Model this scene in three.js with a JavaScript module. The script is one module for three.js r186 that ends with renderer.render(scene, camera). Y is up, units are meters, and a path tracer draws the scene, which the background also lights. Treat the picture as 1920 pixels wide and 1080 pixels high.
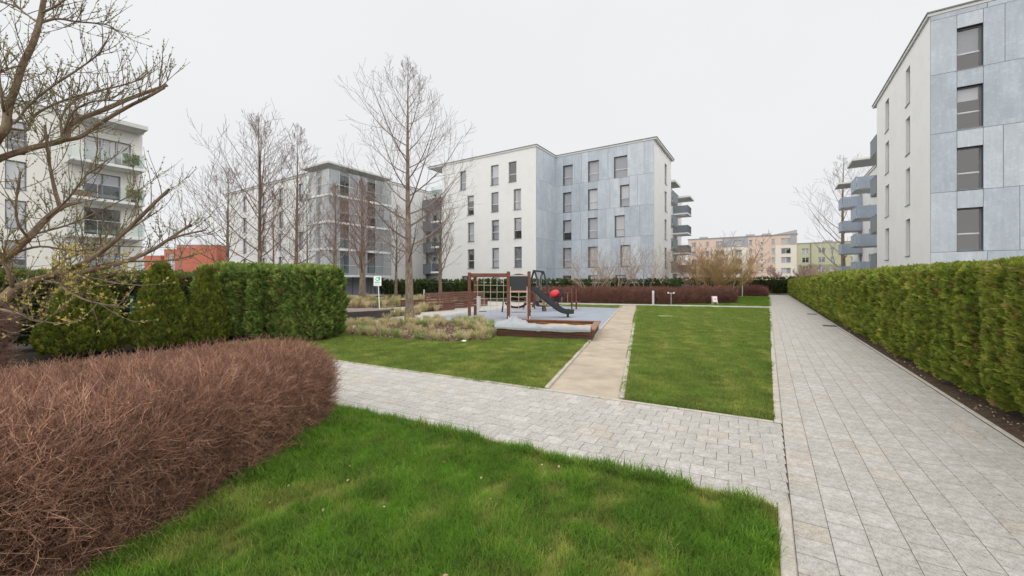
import * as THREE from 'three';
import { mergeGeometries } from 'three/addons/utils/BufferGeometryUtils.js';

// ---------------------------------------------------------------- camera, sky, sun, exposure
// x runs across the courtyard, y is up, w = -z runs along the paved path; metres.
const scene = new THREE.Scene();
const camera = new THREE.PerspectiveCamera(71.5, 1920 / 1080, 0.05, 900);
camera.position.set(0, 1.65, 0);
camera.rotation.y = 0.5694;
camera.setViewOffset(1920, 1080, 0, 11, 1920, 1080);
const renderer = new THREE.WebGLRenderer();
renderer.toneMapping = THREE.LinearToneMapping;
renderer.toneMappingExposure = 2.1;
renderer.shadowMap.enabled = true;

let SEED = 7;
function rng(s) { let a = s >>> 0; return () => { a = (a + 0x6d2b79f5) | 0; let t = Math.imul(a ^ (a >>> 15), 1 | a); t = (t + Math.imul(t ^ (t >>> 7), 61 | t)) ^ t; return ((t ^ (t >>> 14)) >>> 0) / 4294967296; }; }
const R0 = rng(11);
// periodic value noise, period p lattice cells
function lattice(seed) { const r = rng(seed), t = new Float32Array(65536); for (let i = 0; i < 65536; i++) t[i] = r(); return t; }
const LAT = lattice(91);
const hash = (i, j, k) => LAT[((i * 73 + j * 1931 + k * 5417) % 65536 + 65536) % 65536];
function vnoise(x, y, p, k) {
  const i = Math.floor(x), j = Math.floor(y), u = x - i, v = y - j, a = u * u * (3 - 2 * u), b = v * v * (3 - 2 * v), m = (q) => ((q % p) + p) % p;
  const h = (q, s) => hash(m(q), m(s), k);
  return (h(i, j) * (1 - a) + h(i + 1, j) * a) * (1 - b) + (h(i, j + 1) * (1 - a) + h(i + 1, j + 1) * a) * b;
}
function fbm(x, y, p, k, oct = 4) { let s = 0, a = 0.5, n = 0; for (let o = 0; o < oct; o++) { s += a * vnoise(x, y, p, k + o); n += a; a /= 2; x *= 2; y *= 2; p *= 2; } return s / n; }

{ // overcast sky: thin even cloud, a computed sky
  const W = 512, H = 256, d = new Float32Array(W * H * 4);
  for (let j = 0; j < H; j++) for (let i = 0; i < W; i++) {
    const el = (j / H - 0.5) * Math.PI, n = fbm(i / W * 8, j / H * 6, 8, 3, 5) - 0.5;
    const up = 0.5 + 0.5 * Math.sin(el), L = 0.415 * (0.97 + 0.05 * up + 0.10 * n), o = (j * W + i) * 4;
    d[o] = L * 0.985; d[o + 1] = L * 1.0; d[o + 2] = L * 1.02; d[o + 3] = 1;
  }
  const t = new THREE.DataTexture(d, W, H, THREE.RGBAFormat, THREE.FloatType);
  t.mapping = THREE.EquirectangularReflectionMapping; t.magFilter = t.minFilter = THREE.LinearFilter; t.needsUpdate = true;
  scene.background = t; scene.environment = t;
}
const sun = new THREE.DirectionalLight(0xfffaf3, 1.5);
sun.position.set(6, 58, 56); sun.target.position.set(0, 0, 0);
sun.castShadow = true; sun.shadow.radius = 325; sun.shadow.mapSize.set(2048, 2048);
Object.assign(sun.shadow.camera, { left: -90, right: 60, top: 120, bottom: -60, near: 1, far: 320 });
scene.add(sun, sun.target);

// ---------------------------------------------------------------- textures and materials
function tex(n, fn, srgb = true) {
  const d = new Uint8Array(n * n * 4);
  for (let j = 0; j < n; j++) for (let i = 0; i < n; i++) {
    const c = fn(i / n, j / n), o = (j * n + i) * 4;
    for (let k = 0; k < 3; k++) d[o + k] = Math.max(0, Math.min(255, Math.round(255 * (Array.isArray(c) ? c[k] : c))));
    d[o + 3] = 255;
  }
  const t = new THREE.DataTexture(d, n, n); t.wrapS = t.wrapT = THREE.RepeatWrapping; t.magFilter = THREE.LinearFilter; t.minFilter = THREE.LinearMipmapLinearFilter;
  if (srgb) t.colorSpace = THREE.SRGBColorSpace;
  t.needsUpdate = true; return t;
}
const rep = (t, s, sy = s) => { const c = t.clone(); c.repeat.set(s, sy); c.needsUpdate = true; return c; };
const T = {};
{
  const r = rng(5), sp = new Float32Array(512 * 512); for (let i = 0; i < sp.length; i++) sp[i] = r();
  const S = (u, v) => sp[(Math.floor(v * 512) % 512) * 512 + Math.floor(u * 512) % 512];
  T.granite = tex(512, (u, v) => { // washed concrete: pale and dark grains over a soft patchiness
    const g = S(u, v), q = fbm(u * 60, v * 60, 60, 1, 2), p = fbm(u * 5, v * 5, 5, 8, 3);
    let l = 0.90 + 0.18 * (q - 0.5) + 0.14 * (p - 0.5) + 0.07 * (g - 0.5); if (g > 0.9) l -= 0.34 * (g > 0.95 ? 1 : 0.6); else if (g < 0.1) l += 0.09;
    return [l, l * 0.99, l * (0.965 + 0.025 * p)];
  });
  T.graniteB = tex(512, (u, v) => 0.5 + 0.5 * (S(u, v) - 0.5) + 0.4 * (fbm(u * 60, v * 60, 60, 1, 2) - 0.5), false);
  T.panel = tex(512, (u, v) => { // pigmented fibre cement: cloudy with faint runs
    const c = fbm(u * 7, v * 5, 35, 20, 6), s = fbm(u * 40, v * 3, 120, 27, 3), e = fbm(u * 30, v * 30, 60, 40, 2);
    const sc = e > 0.66 ? 0.03 : 0, l = 0.92 + 0.10 * (c - 0.5) + 0.08 * (s - 0.5) + 0.05 * (fbm(u * 90, v * 90, 90, 47, 2) - 0.5) + sc + 0.02 * (S(u, v) - 0.5);
    return [l * 0.985, l, l * 1.01];
  });
  T.plaster = tex(512, (u, v) => { const l = 0.965 + 0.035 * (fbm(u * 6, v * 6, 6, 33, 5) - 0.5) + 0.02 * (fbm(u * 16, v * 16, 16, 38, 3) - 0.5) + 0.03 * (S(u, v) - 0.5); return [l, l, l * 0.995]; });
  T.grain = tex(256, (u, v) => 0.5 + 0.6 * (fbm(u * 50, v * 50, 50, 44, 2) - 0.5), false);
  T.soil = tex(512, (u, v) => { const a = fbm(u * 24, v * 24, 24, 50, 4), b = S(u, v), l = 0.55 + 0.6 * (a - 0.5) + 0.2 * (b - 0.5); return [l * 1.05, l * 0.93, l * 0.8]; });
  T.turf = tex(512, (u, v) => { const a = fbm(u * 9, v * 9, 9, 55, 5), b = fbm(u * 60, v * 60, 60, 59, 2), l = 0.74 + 0.3 * (b - 0.5); return [l * (0.78 + 0.42 * a), l * 1.0, l * 0.42]; });
  T.sand = tex(512, (u, v) => { const a = fbm(u * 8, v * 8, 8, 62, 5), b = S(u, v), l = 0.88 + 0.2 * (a - 0.5) + 0.12 * (b - 0.5); return [l * 1.01, l * 0.97, l * 0.915]; });
  T.rubber = tex(512, (u, v) => { const a = fbm(u * 6, v * 6, 6, 66, 4), b = S(u, v), l = 0.88 + 0.12 * (a - 0.5) + 0.16 * (b - 0.5); return [l * 0.98, l, l * 1.03]; });
  T.wood = tex(512, (u, v) => { const w = fbm(u * 3, v * 40, 120, 70, 4), k = fbm(u * 60 * 0.2, v * 160, 640, 75, 2), l = 0.82 + 0.4 * (w - 0.5) + 0.25 * (k - 0.5); return [l, l * 0.95, l * 0.9]; });
  T.bark = tex(512, (u, v) => { const a = fbm(u * 26, v * 5, 130, 80, 4), b = fbm(u * 8, v * 8, 8, 85, 4), l = 0.78 + 0.45 * (a - 0.5) + 0.35 * (b - 0.5); return [l, l * 0.95, l * 0.88]; });
  T.brick = tex(256, (u, v) => { const a = fbm(u * 10, v * 10, 10, 88, 4), l = 0.94 + 0.1 * (a - 0.5) + 0.06 * (S(u, v) - 0.5); return l; });
}
const lin = (r, g, b) => new THREE.Color().setRGB(r, g, b);
function mat(name, c, roughness = 0.85, o = {}) {
  const m = new (o.transmission !== undefined || o.clearcoat || o.sheen ? THREE.MeshPhysicalMaterial : THREE.MeshStandardMaterial)({ color: Array.isArray(c) ? lin(...c) : c, roughness, side: THREE.DoubleSide, ...o });
  m.name = name; return m;
}
const M = {
  ground: mat('ground', [0.10, 0.105, 0.06], 1, { map: rep(T.soil, 0.25) }),
  soil: mat('soil', [0.21, 0.155, 0.115], 1, { map: rep(T.soil, 1), bumpMap: rep(T.grain, 1.5), bumpScale: 0.02 }),
  turf: mat('turf', [0.22, 0.25, 0.11], 1, { map: rep(T.turf, 0.4) }),
  bedding: mat('joint_sand', [0.24, 0.22, 0.195], 1, { map: rep(T.soil, 2) }),
  kerb: mat('kerb_concrete', [0.56, 0.53, 0.48], 0.9, { map: rep(T.granite, 1.4), bumpMap: rep(T.graniteB, 1.4), bumpScale: 0.003 }),
  concrete: mat('concrete', [0.55, 0.54, 0.51], 0.92, { map: rep(T.granite, 0.6) }),
  sandpath: mat('compacted_sand', [0.50, 0.465, 0.41], 1, { map: rep(T.sand, 0.45), bumpMap: rep(T.grain, 1), bumpScale: 0.01 }),
  sand: mat('sand', [0.66, 0.56, 0.43], 1, { map: rep(T.sand, 0.8) }),
  rubber: mat('rubber_surface', [0.38, 0.40, 0.435], 0.95, { map: rep(T.rubber, 0.4) }),
  plaster: mat('white_render', [0.80, 0.805, 0.805], 0.95, { map: rep(T.plaster, 0.2), bumpMap: rep(T.grain, 1.2), bumpScale: 0.006 }),
  warm: mat('cream_render', [0.86, 0.85, 0.81], 0.95, { map: rep(T.plaster, 0.2), bumpMap: rep(T.grain, 1.2), bumpScale: 0.006 }),
  backing: mat('panel_backing', [0.10, 0.11, 0.125], 0.9),
  soffit: mat('soffit_paint', [0.66, 0.66, 0.65], 0.9, { map: rep(T.plaster, 0.3) }),
  roofedge: mat('roof_flashing', [0.16, 0.165, 0.17], 0.5, { metalness: 0.4 }),
  roof: mat('roof_felt', [0.12, 0.12, 0.12], 0.95),
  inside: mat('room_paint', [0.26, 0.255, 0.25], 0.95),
  frame: mat('window_frame_grey', [0.18, 0.19, 0.205], 0.5),
  frameLight: mat('window_rail', [0.62, 0.63, 0.64], 0.5),
  frameWhite: mat('window_frame_white', [0.78, 0.78, 0.77], 0.5),
  sill: mat('window_sill_metal', [0.22, 0.24, 0.27], 0.4, { metalness: 0.5 }),
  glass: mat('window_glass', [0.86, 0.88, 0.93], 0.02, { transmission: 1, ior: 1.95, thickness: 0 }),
  sheer: mat('added_curtain', [0.42, 0.42, 0.45], 1),  // grey curtain added behind panes to lighten the dark windows
  tint: mat('balcony_glass', [0.80, 0.88, 0.87], 0.03, { transmission: 1, ior: 1.6, thickness: 0 }),
  haze: mat('frosted_glass', [0.50, 0.53, 0.55], 0.18, { transmission: 0.5, ior: 1.7, thickness: 0 }),
  blind: mat('blind_fabric', [0.62, 0.62, 0.61], 0.95),
  curtain: mat('curtain_fabric', [0.56, 0.53, 0.49], 0.95),
  shutter: mat('roller_shutter', [0.27, 0.275, 0.29], 0.6),
  parapet: mat('balcony_panel_blue', [0.40, 0.45, 0.53], 0.75, { map: rep(T.panel, 0.4) }),
  darkrail: mat('balcony_panel_dark', [0.17, 0.20, 0.225], 0.6),
  steel: mat('steel', [0.5, 0.5, 0.5], 0.35, { metalness: 0.9 }),
  galv: mat('galvanised', [0.58, 0.59, 0.6], 0.5, { metalness: 0.5 }),
  red: mat('red_render', [0.62, 0.215, 0.14], 0.95, { map: rep(T.brick, 0.25) }),
  peach: mat('peach_render', [0.74, 0.57, 0.48], 0.95, { map: rep(T.plaster, 0.2) }),  // wall colour paled, distance haze mixed in
  cream: mat('pale_render', [0.80, 0.76, 0.66], 0.95, { map: rep(T.plaster, 0.2) }),
  greyR: mat('grey_render', [0.42, 0.42, 0.44], 0.95, { map: rep(T.plaster, 0.2) }),
  olive: mat('olive_render', [0.33, 0.35, 0.21], 0.95, { map: rep(T.plaster, 0.2) }),  // olive paled for distance haze
  lime: mat('lime_render', [0.52, 0.53, 0.37], 0.95, { map: rep(T.plaster, 0.2) }),  // lime with distance haze mixed into the colour
  wood: mat('stained_wood', [0.235, 0.10, 0.062], 0.7, { map: rep(T.wood, 0.9), bumpMap: rep(T.wood, 0.9), bumpScale: 0.003 }),
  woodDark: mat('dark_wood', [0.12, 0.062, 0.045], 0.75, { map: rep(T.wood, 0.9) }),
  woodPale: mat('worn_wood', [0.42, 0.25, 0.15], 0.75, { map: rep(T.wood, 0.9), bumpMap: rep(T.wood, 0.9), bumpScale: 0.003 }),
  benchwood: mat('bench_wood', [0.21, 0.105, 0.085], 0.75, { map: rep(T.wood, 0.9) }),
  plastic: mat('dark_plastic', [0.024, 0.028, 0.031], 0.55),
  black: mat('black_rubber', [0.022, 0.024, 0.026], 0.7),
  rope: mat('pale_rope', [0.52, 0.46, 0.34], 0.95),
  ladder: mat('pink_grey_tube', [0.52, 0.40, 0.36], 0.6),
  ball: mat('red_plastic', [0.58, 0.022, 0.03], 0.4),
  tarp: mat('grey_tarpaulin', [0.34, 0.365, 0.39], 0.6, { map: rep(T.plaster, 0.8) }),
  charcoal: mat('charcoal_board', [0.075, 0.072, 0.075], 0.65, { map: rep(T.wood, 0.5) }),
  deck: mat('weathered_deck', [0.33, 0.30, 0.28], 0.8, { map: rep(T.wood, 0.6) }),
  bark: mat('grey_brown_bark', [0.37, 0.33, 0.295], 0.95, { map: rep(T.bark, 1), bumpMap: rep(T.bark, 1), bumpScale: 0.012 }),
  barkFar: mat('far_bark', [0.32, 0.26, 0.225], 0.95, { map: rep(T.bark, 1) }),
  barkNear: mat('fruit_tree_bark', [0.30, 0.245, 0.195], 0.9, { map: rep(T.bark, 2.2), bumpMap: rep(T.bark, 2.2), bumpScale: 0.006 }),
  twigNear: mat('young_twig', [0.17, 0.125, 0.09], 0.9),
  twig: mat('dark_twig', [0.17, 0.115, 0.095], 0.95),
  twigPale: mat('pale_twig', [0.36, 0.27, 0.20], 0.95),
  twigYellow: mat('willow_twig', [0.48, 0.33, 0.15], 0.95),
  twigPink: mat('pinkish_twig', [0.34, 0.22, 0.21], 0.95),
  white: mat('white_paint', [0.78, 0.78, 0.77], 0.5),
  greenPaint: mat('green_paint', [0.02, 0.15, 0.13], 0.5),
  signGreen: mat('sign_green', [0.06, 0.42, 0.26], 0.6),
  signRed: mat('sign_red', [0.6, 0.05, 0.05], 0.6),
  redfence: mat('red_boards', [0.30, 0.06, 0.05], 0.8, { map: rep(T.wood, 0.6) }),
  grate: mat('cast_iron', [0.10, 0.10, 0.105], 0.7, { metalness: 0.4 }),
};
const pane6 = [0.96, 1.0, 1.04, 0.98, 1.0].map((k, i) => mat('paving_stone_' + i, [0.535 * k, 0.522 * k * (i === 4 ? 0.955 : 1), 0.50 * k * (i === 4 ? 0.90 : 1)], 0.88, { map: rep(T.granite, 0.62), bumpMap: rep(T.graniteB, 0.62), bumpScale: 0.003 }));
const panelMats = [[0.545, 0.585, 0.64], [0.585, 0.625, 0.675], [0.52, 0.56, 0.615], [0.62, 0.655, 0.70]].map((c, i) => mat('cement_panel_' + i, c, 0.7, { map: rep(T.panel, [0.31, 0.23, 0.27, 0.35][i]) }));

// ---------------------------------------------------------------- helpers
const used = new Map();
function numbered(n) { const k = used.get(n) || 0; used.set(n, k + 1); return k ? n + '_' + String(k).padStart(3, '0') : n; }
function shade(o) { o.castShadow = o.receiveShadow = true; return o; }
const P = (x, y, w) => new THREE.Vector3(x, y, -w);
function tag(o, label, category, group) { o.userData.label = label; o.userData.category = category; if (group) o.userData.group = group; return o; }
function thing(name, label, category, [x, y, w], turn = 0, group) {
  const o = new THREE.Group(); o.name = numbered(name); o.position.set(x, y, -w); o.rotation.y = turn; scene.add(o);
  return tag(o, label, category, group);
}
function mesh(name, geo, m, parent) { const o = shade(new THREE.Mesh(geo, m)); o.name = name; parent.add(o); return o; }
function struct(name, geo, m, label) { const o = mesh(numbered(name), geo, m, scene); o.userData.kind = 'structure'; if (label) o.userData.label = label; return o; }
// box-mapped uv in metres
function uvm(g) {
  if (g.index) g = g.toNonIndexed();
  const p = g.attributes.position, n = g.attributes.normal, u = new Float32Array(p.count * 2);
  for (let i = 0; i < p.count; i += 3) {
    const a = [0, 1, 2].map((k) => new THREE.Vector3().fromBufferAttribute(p, i + k)), f = new THREE.Vector3().crossVectors(a[1].clone().sub(a[0]), a[2].clone().sub(a[0]));
    const x = Math.abs(f.x), y = Math.abs(f.y), z = Math.abs(f.z);
    for (let k = 0; k < 3; k++) { const q = a[k]; const [s, t] = y >= x && y >= z ? [q.x, q.z] : x >= z ? [q.z, q.y] : [q.x, q.y]; u[(i + k) * 2] = s; u[(i + k) * 2 + 1] = t; }
  }
  g.setAttribute('uv', new THREE.BufferAttribute(u, 2)); return g;
}
// a box with chamfered edges, centre at (x, y, z)
const bcache = new Map();
function box(sx, sy, sz, x = 0, y = 0, z = 0, ch = 0) {
  const key = [sx, sy, sz, ch].join();
  let g = bcache.get(key);
  if (!g) {
    if (!ch) g = new THREE.BoxGeometry(sx, sy, sz).toNonIndexed();
    else { // extruded rectangle with one bevel step
      const s = new THREE.Shape(), a = sx / 2 - ch, b = sy / 2 - ch; s.moveTo(-a, -b); s.lineTo(a, -b); s.lineTo(a, b); s.lineTo(-a, b); s.closePath();
      g = new THREE.ExtrudeGeometry(s, { depth: sz - 2 * ch, bevelEnabled: true, bevelSize: ch, bevelThickness: ch, bevelSegments: 1, steps: 1 }); g.translate(0, 0, -(sz - 2 * ch) / 2);
      if (g.index) g = g.toNonIndexed();
    }
    bcache.set(key, g);
  }
  return uvm(g.clone().translate(x, y, z));
}
const rotg = (g, rx = 0, ry = 0, rz = 0) => g.applyMatrix4(new THREE.Matrix4().makeRotationFromEuler(new THREE.Euler(rx, ry, rz)));
function bar(a, b, r, sides = 8, r2 = r) { // round bar from a to b
  const d = new THREE.Vector3().subVectors(b, a), g = new THREE.CylinderGeometry(r2, r, d.length(), sides, 1).toNonIndexed();
  g.applyQuaternion(new THREE.Quaternion().setFromUnitVectors(new THREE.Vector3(0, 1, 0), d.clone().normalize())); const m = a.clone().add(b).multiplyScalar(0.5);
  return uvm(g.translate(m.x, m.y, m.z));
}
function plank(a, b, w, t) { // square bar from a to b
  const d = new THREE.Vector3().subVectors(b, a), g = box(w, d.length(), t, 0, 0, 0, Math.min(w, t) * 0.12);
  g.applyQuaternion(new THREE.Quaternion().setFromUnitVectors(new THREE.Vector3(0, 1, 0), d.clone().normalize())); const m = a.clone().add(b).multiplyScalar(0.5);
  return g.translate(m.x, m.y, m.z);
}
const clean = (g) => { const n = g.index ? g.toNonIndexed() : g.clone(); for (const k of Object.keys(n.attributes)) if (!['position', 'normal', 'uv'].includes(k)) n.deleteAttribute(k); return n; };
const merge = (list) => (list.length === 1 ? list[0] : mergeGeometries(list.map(clean), false));
function sheet(pts, y) { // flat polygon of [x, w] points, uv in metres
  const s = new THREE.Shape(pts.map(([x, w]) => new THREE.Vector2(x, w))), g = new THREE.ShapeGeometry(s);
  g.rotateX(-Math.PI / 2); g.translate(0, y, 0);
  const n = g.attributes.normal; for (let i = 0; i < n.count; i++) n.setXYZ(i, 0, 1, 0);
  return g;
}
const inside = (pts, x, w) => { let c = false; for (let i = 0, j = pts.length - 1; i < pts.length; j = i++) { const [a, b] = pts[i], [d, e] = pts[j]; if ((b > w) !== (e > w) && x < ((d - a) * (w - b)) / (e - b) + a) c = !c; } return c; };
// tapered tubes along polylines, many in one geometry
class Tubes {
  constructor() { this.p = []; this.n = []; this.u = []; this.i = []; }
  add(pts, radii, sides = 5) {
    const t = new THREE.Vector3(), a = new THREE.Vector3(), b = new THREE.Vector3(), base = this.p.length / 3; let len = 0;
    for (let k = 0; k < pts.length; k++) {
      t.subVectors(pts[Math.min(k + 1, pts.length - 1)], pts[Math.max(k - 1, 0)]).normalize();
      if (!k) a.set(Math.abs(t.y) > 0.9 ? 1 : 0, Math.abs(t.y) > 0.9 ? 0 : 1, 0);
      a.addScaledVector(t, -a.dot(t)).normalize(); b.crossVectors(t, a);
      if (k) len += pts[k].distanceTo(pts[k - 1]);
      for (let s = 0; s <= sides; s++) {
        const q = (s / sides) * 2 * Math.PI, c = Math.cos(q), d = Math.sin(q), nx = a.x * c + b.x * d, ny = a.y * c + b.y * d, nz = a.z * c + b.z * d, r = radii[k];
        this.p.push(pts[k].x + nx * r, pts[k].y + ny * r, pts[k].z + nz * r); this.n.push(nx, ny, nz); this.u.push((s / sides) * Math.max(0.12, r * 6), len);
      }
    }
    const m = sides + 1;
    for (let k = 0; k + 1 < pts.length; k++) for (let s = 0; s < sides; s++) { const o = base + k * m + s; this.i.push(o, o + 1, o + m, o + 1, o + m + 1, o + m); }
    // close the far end
    const e = base + (pts.length - 1) * m; for (let s = 1; s + 1 < sides; s++) this.i.push(e, e + s, e + s + 1);
  }
  geo() { const g = new THREE.BufferGeometry(); g.setAttribute('position', new THREE.Float32BufferAttribute(this.p, 3)); g.setAttribute('normal', new THREE.Float32BufferAttribute(this.n, 3)); g.setAttribute('uv', new THREE.Float32BufferAttribute(this.u, 2)); g.setIndex(this.i); return g; }
}
// copies of one small geometry: list of {x, y, z, s, sy, q (quaternion), c (colour)}
function scatter(name, geo, m, list, parent) {
  const o = shade(new THREE.InstancedMesh(geo, m, list.length)), d = new THREE.Object3D(); o.name = name;
  list.forEach((e, i) => { d.position.set(e.x, e.y, e.z); d.quaternion.copy(e.q); d.scale.set(e.s, e.sy || e.s, e.s); d.updateMatrix(); o.setMatrixAt(i, d.matrix); if (e.c) o.setColorAt(i, e.c); });
  o.userData.kind = 'stuff'; parent.add(o); return o;
}
const camD = (x, w) => Math.hypot(x, w);

// ---------------------------------------------------------------- ground, paths, lawns
const near = (x) => 3.50 + 0.07 * x, far = (x) => 5.68 + 0.07 * x;   // edges of the cross path
struct('ground', sheet([[-420, -420], [420, -420], [420, 420], [-420, 420]], -0.06), M.ground);
struct('path_bedding', sheet([[0.06, -2.5], [2.24, -2.5], [2.24, 62], [0.06, 62]], -0.0040), M.bedding);
struct('path_bedding', sheet([[0.06, near(0.06)], [-11.5, near(-11.5)], [-11.5, far(-11.5)], [0.06, far(0.06)]], -0.0036), M.bedding);

// one paving stone, 20 x 20 cm, top at y = 0, with a worn chamfer
function stoneGeo(seed) {
  const r = rng(seed), h = 0.0978, c = 0.0032, top = [], rim = [], j = () => (r() - 0.5) * 0.0025;
  for (const [a, b] of [[-1, -1], [1, -1], [1, 1], [-1, 1]]) { top.push([a * (h - c) + j(), 0, b * (h - c) + j()]); rim.push([a * h, -c, b * h]); }
  const tri = [], q = (a, b, d, e) => tri.push(a, b, d, a, d, e), low = rim.map(([x, , z]) => [x, -0.05, z]);
  q(top[3], top[2], top[1], top[0]);
  for (let k = 0; k < 4; k++) { const l = (k + 1) % 4; q(top[k], top[l], rim[l], rim[k]); q(rim[k], rim[l], low[l], low[k]); }
  const g = new THREE.BufferGeometry(); g.setAttribute('position', new THREE.Float32BufferAttribute(tri.flat(), 3)); g.computeVertexNormals(); uvm(g);
  const u = g.attributes.uv, ox = r(), oy = r(); for (let i = 0; i < u.count; i++) u.setXY(i, u.getX(i) + ox, u.getY(i) + oy);
  return g;
}
const stones = [1, 2, 3, 4, 5, 6, 7, 8].map((k) => stoneGeo(40 + k));
function pave(root, spots, turn, cut) { // the stones that show largest are parts, the others one mass
  const c = Math.cos(0.5694), s = Math.sin(0.5694);
  for (const e of spots) { const Z = e.w * c - e.x * s, X = e.x * c + e.w * s; e.d = Z > 0.8 && Math.abs(X / Z) < 1.33 && 1.65 / Z < 0.80 ? Z : 900 + camD(e.x, e.w); }
  spots.sort((a, b) => a.d - b.d);
  const rest = pane6.map(() => []);
  spots.forEach((e, i) => {
    const r = R0(), k = e.tone ?? (r < 0.3 ? 0 : r < 0.6 ? 1 : r < 0.82 ? 3 : r < 0.93 ? 2 : 4), g = stones[Math.floor(R0() * 8)], y = (R0() - 0.5) * 0.0016, quarter = Math.floor(R0() * 2) * Math.PI, tx = (R0() - 0.5) * 0.008, tz = (R0() - 0.5) * 0.008;
    const sx = e.sx || 1, odd = new THREE.Matrix4().compose(new THREE.Vector3(e.x, y, -e.w), new THREE.Quaternion().setFromEuler(new THREE.Euler(tx, turn + (sx === 1 ? quarter : 0), tz, 'YXZ')), new THREE.Vector3(sx * 1.006, 1, 0.99));
    if (i < 300) { const o = mesh('paving_stone', g, pane6[k], root); odd.decompose(o.position, o.quaternion, o.scale); }
    else rest[k].push(clean(g).applyMatrix4(odd));
  });
  rest.forEach((l, k) => { if (l.length) mesh('paving_stones_beyond', merge(l), pane6[k], root).userData.kind = 'stuff'; });
}
function kerbRun(root, x0, w0, x1, w1, width, top = 0.012, len = 1.0, name = 'kerb_stone') { // separate kerb stones in a row
  const L = Math.hypot(x1 - x0, w1 - w0), n = Math.max(1, Math.round(L / len)), a = Math.atan2(w1 - w0, x1 - x0), l = L / n;
  const g = box(l - 0.006, 0.16, width, 0, 0, 0, 0.008);
  for (let i = 0; i < n; i++) { const t = (i + 0.5) / n, o = mesh(name, g, M.kerb, root); o.position.set(x0 + (x1 - x0) * t, top - 0.08 + (R0() - 0.5) * 0.006, -(w0 + (w1 - w0) * t)); o.rotation.y = a + (R0() - 0.5) * 0.004; }
}
{
  const main = new THREE.Group(); main.name = 'paved_path'; main.userData.kind = 'structure'; scene.add(main);
  let spots = [];
  for (let c = 0; c < 10; c++) for (let k = -8; k < 310; k++) { const w = 0.1 + k * 0.2 + (c % 2) * 0.1, x = 0.2425 + c * 0.2; if (w < 61.8) spots.push({ x, w, tone: c === 0 && R0() < 0.55 ? 4 : undefined }); }
  pave(main, spots, 0);
  kerbRun(main, 0.10, -2, 0.10, near(0.1) + 0.085, 0.08); kerbRun(main, 0.10, far(0.1) - 0.085, 0.10, 61.8, 0.08); kerbRun(main, 2.19, -2, 2.19, 61.8, 0.06, 0.004);
  const cross = new THREE.Group(); cross.name = 'paved_path_001'; cross.userData.kind = 'structure'; scene.add(cross);
  spots = []; const a = Math.atan(0.07), ca = Math.cos(a), sa = Math.sin(a);
  for (let r = 0; r < 10; r++) for (let k = 0; k < 58; k++) {
    const u = -(k * 0.2 + 0.1 + (r % 2) * 0.1), v = 0.19 + r * 0.2, x = 0.14 + u * ca - v * sa, w = near(0.14) + u * sa + v * ca;
    spots.push({ x, w });
  }
  for (let r = 0; r < 10; r++) { // cut stones where the rows meet the main path
    const v = 0.19 + r * 0.2, e = -(r % 2) * 0.1, xr = 0.141, u0 = e, right = (xr - 0.14 + v * sa) / ca, wide = right - u0;
    if (wide > 0.012) { const u = u0 + wide / 2 - 0.004; spots.push({ x: 0.14 + u * ca - v * sa, w: near(0.14) + u * sa + v * ca, sx: (wide - 0.006) / 0.2 }); }
  }
  pave(cross, spots, a);
  kerbRun(cross, 0.056, near(0.056) + 0.04, -11.4, near(-11.4) + 0.04, 0.07); kerbRun(cross, 0.056, far(0.056) - 0.05, -11.4, far(-11.4) - 0.05, 0.06);
}
// sand path between two rows of kerb
const SL = (w) => -2.86 - (w - 5.47) * 0.2585, SR = (w) => -1.76 - (w - 5.55) * 0.2627;
{
  const o = struct('sand_path', sheet([[SL(5.48), 5.48], [SR(5.57), 5.57], [SR(28.4), 28.4], [SL(28.15), 28.15]], -0.014), M.sandpath);
  kerbRun(o, SL(5.5) - 0.03, 5.5, SL(28.0) - 0.03, 28.0, 0.07, 0.02); kerbRun(o, SR(5.6) + 0.03, 5.6, SR(28.3) + 0.03, 28.3, 0.07, 0.02);
}
const kerbW = (x) => 29.8 + 0.19 * x, stripW = (x) => 32.1 + 0.2 * x;   // near and far edge of the concrete path
{
  struct('concrete_path', sheet([[0.06, kerbW(0)], [0.06, stripW(0)], [-15, stripW(-15)], [-15, kerbW(-15)]], 0.0), M.concrete);
  struct('concrete_path', sheet([[0.06, 54.6], [0.06, 55.6], [-3.2, 55.6], [-3.2, 54.6]], 0.0), M.concrete);
}
struct('paved_yard', sheet([[-12.0, 7.72], [-14.6, 8.0], [-26, 12], [-30, 20], [-24, 28], [-14, 28.4], [-14, 24], [-9, 13], [-9.5, 11], [-11, 9]], -0.02), M.concrete);
struct('playground_surface', sheet([[-4.55, 12.0], [-8.0, 25.3], [-14.2, 24.9], [-13.9, 16.4], [-13.0, 12.9], [-10.2, 13.5], [-8.5, 12.0], [-7, 11]], -0.012), M.rubber);
struct('soil_strip', sheet([[2.225, -2.5], [3.9, -2.5], [3.9, 62], [2.225, 62]], -0.016), M.soil);

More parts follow.
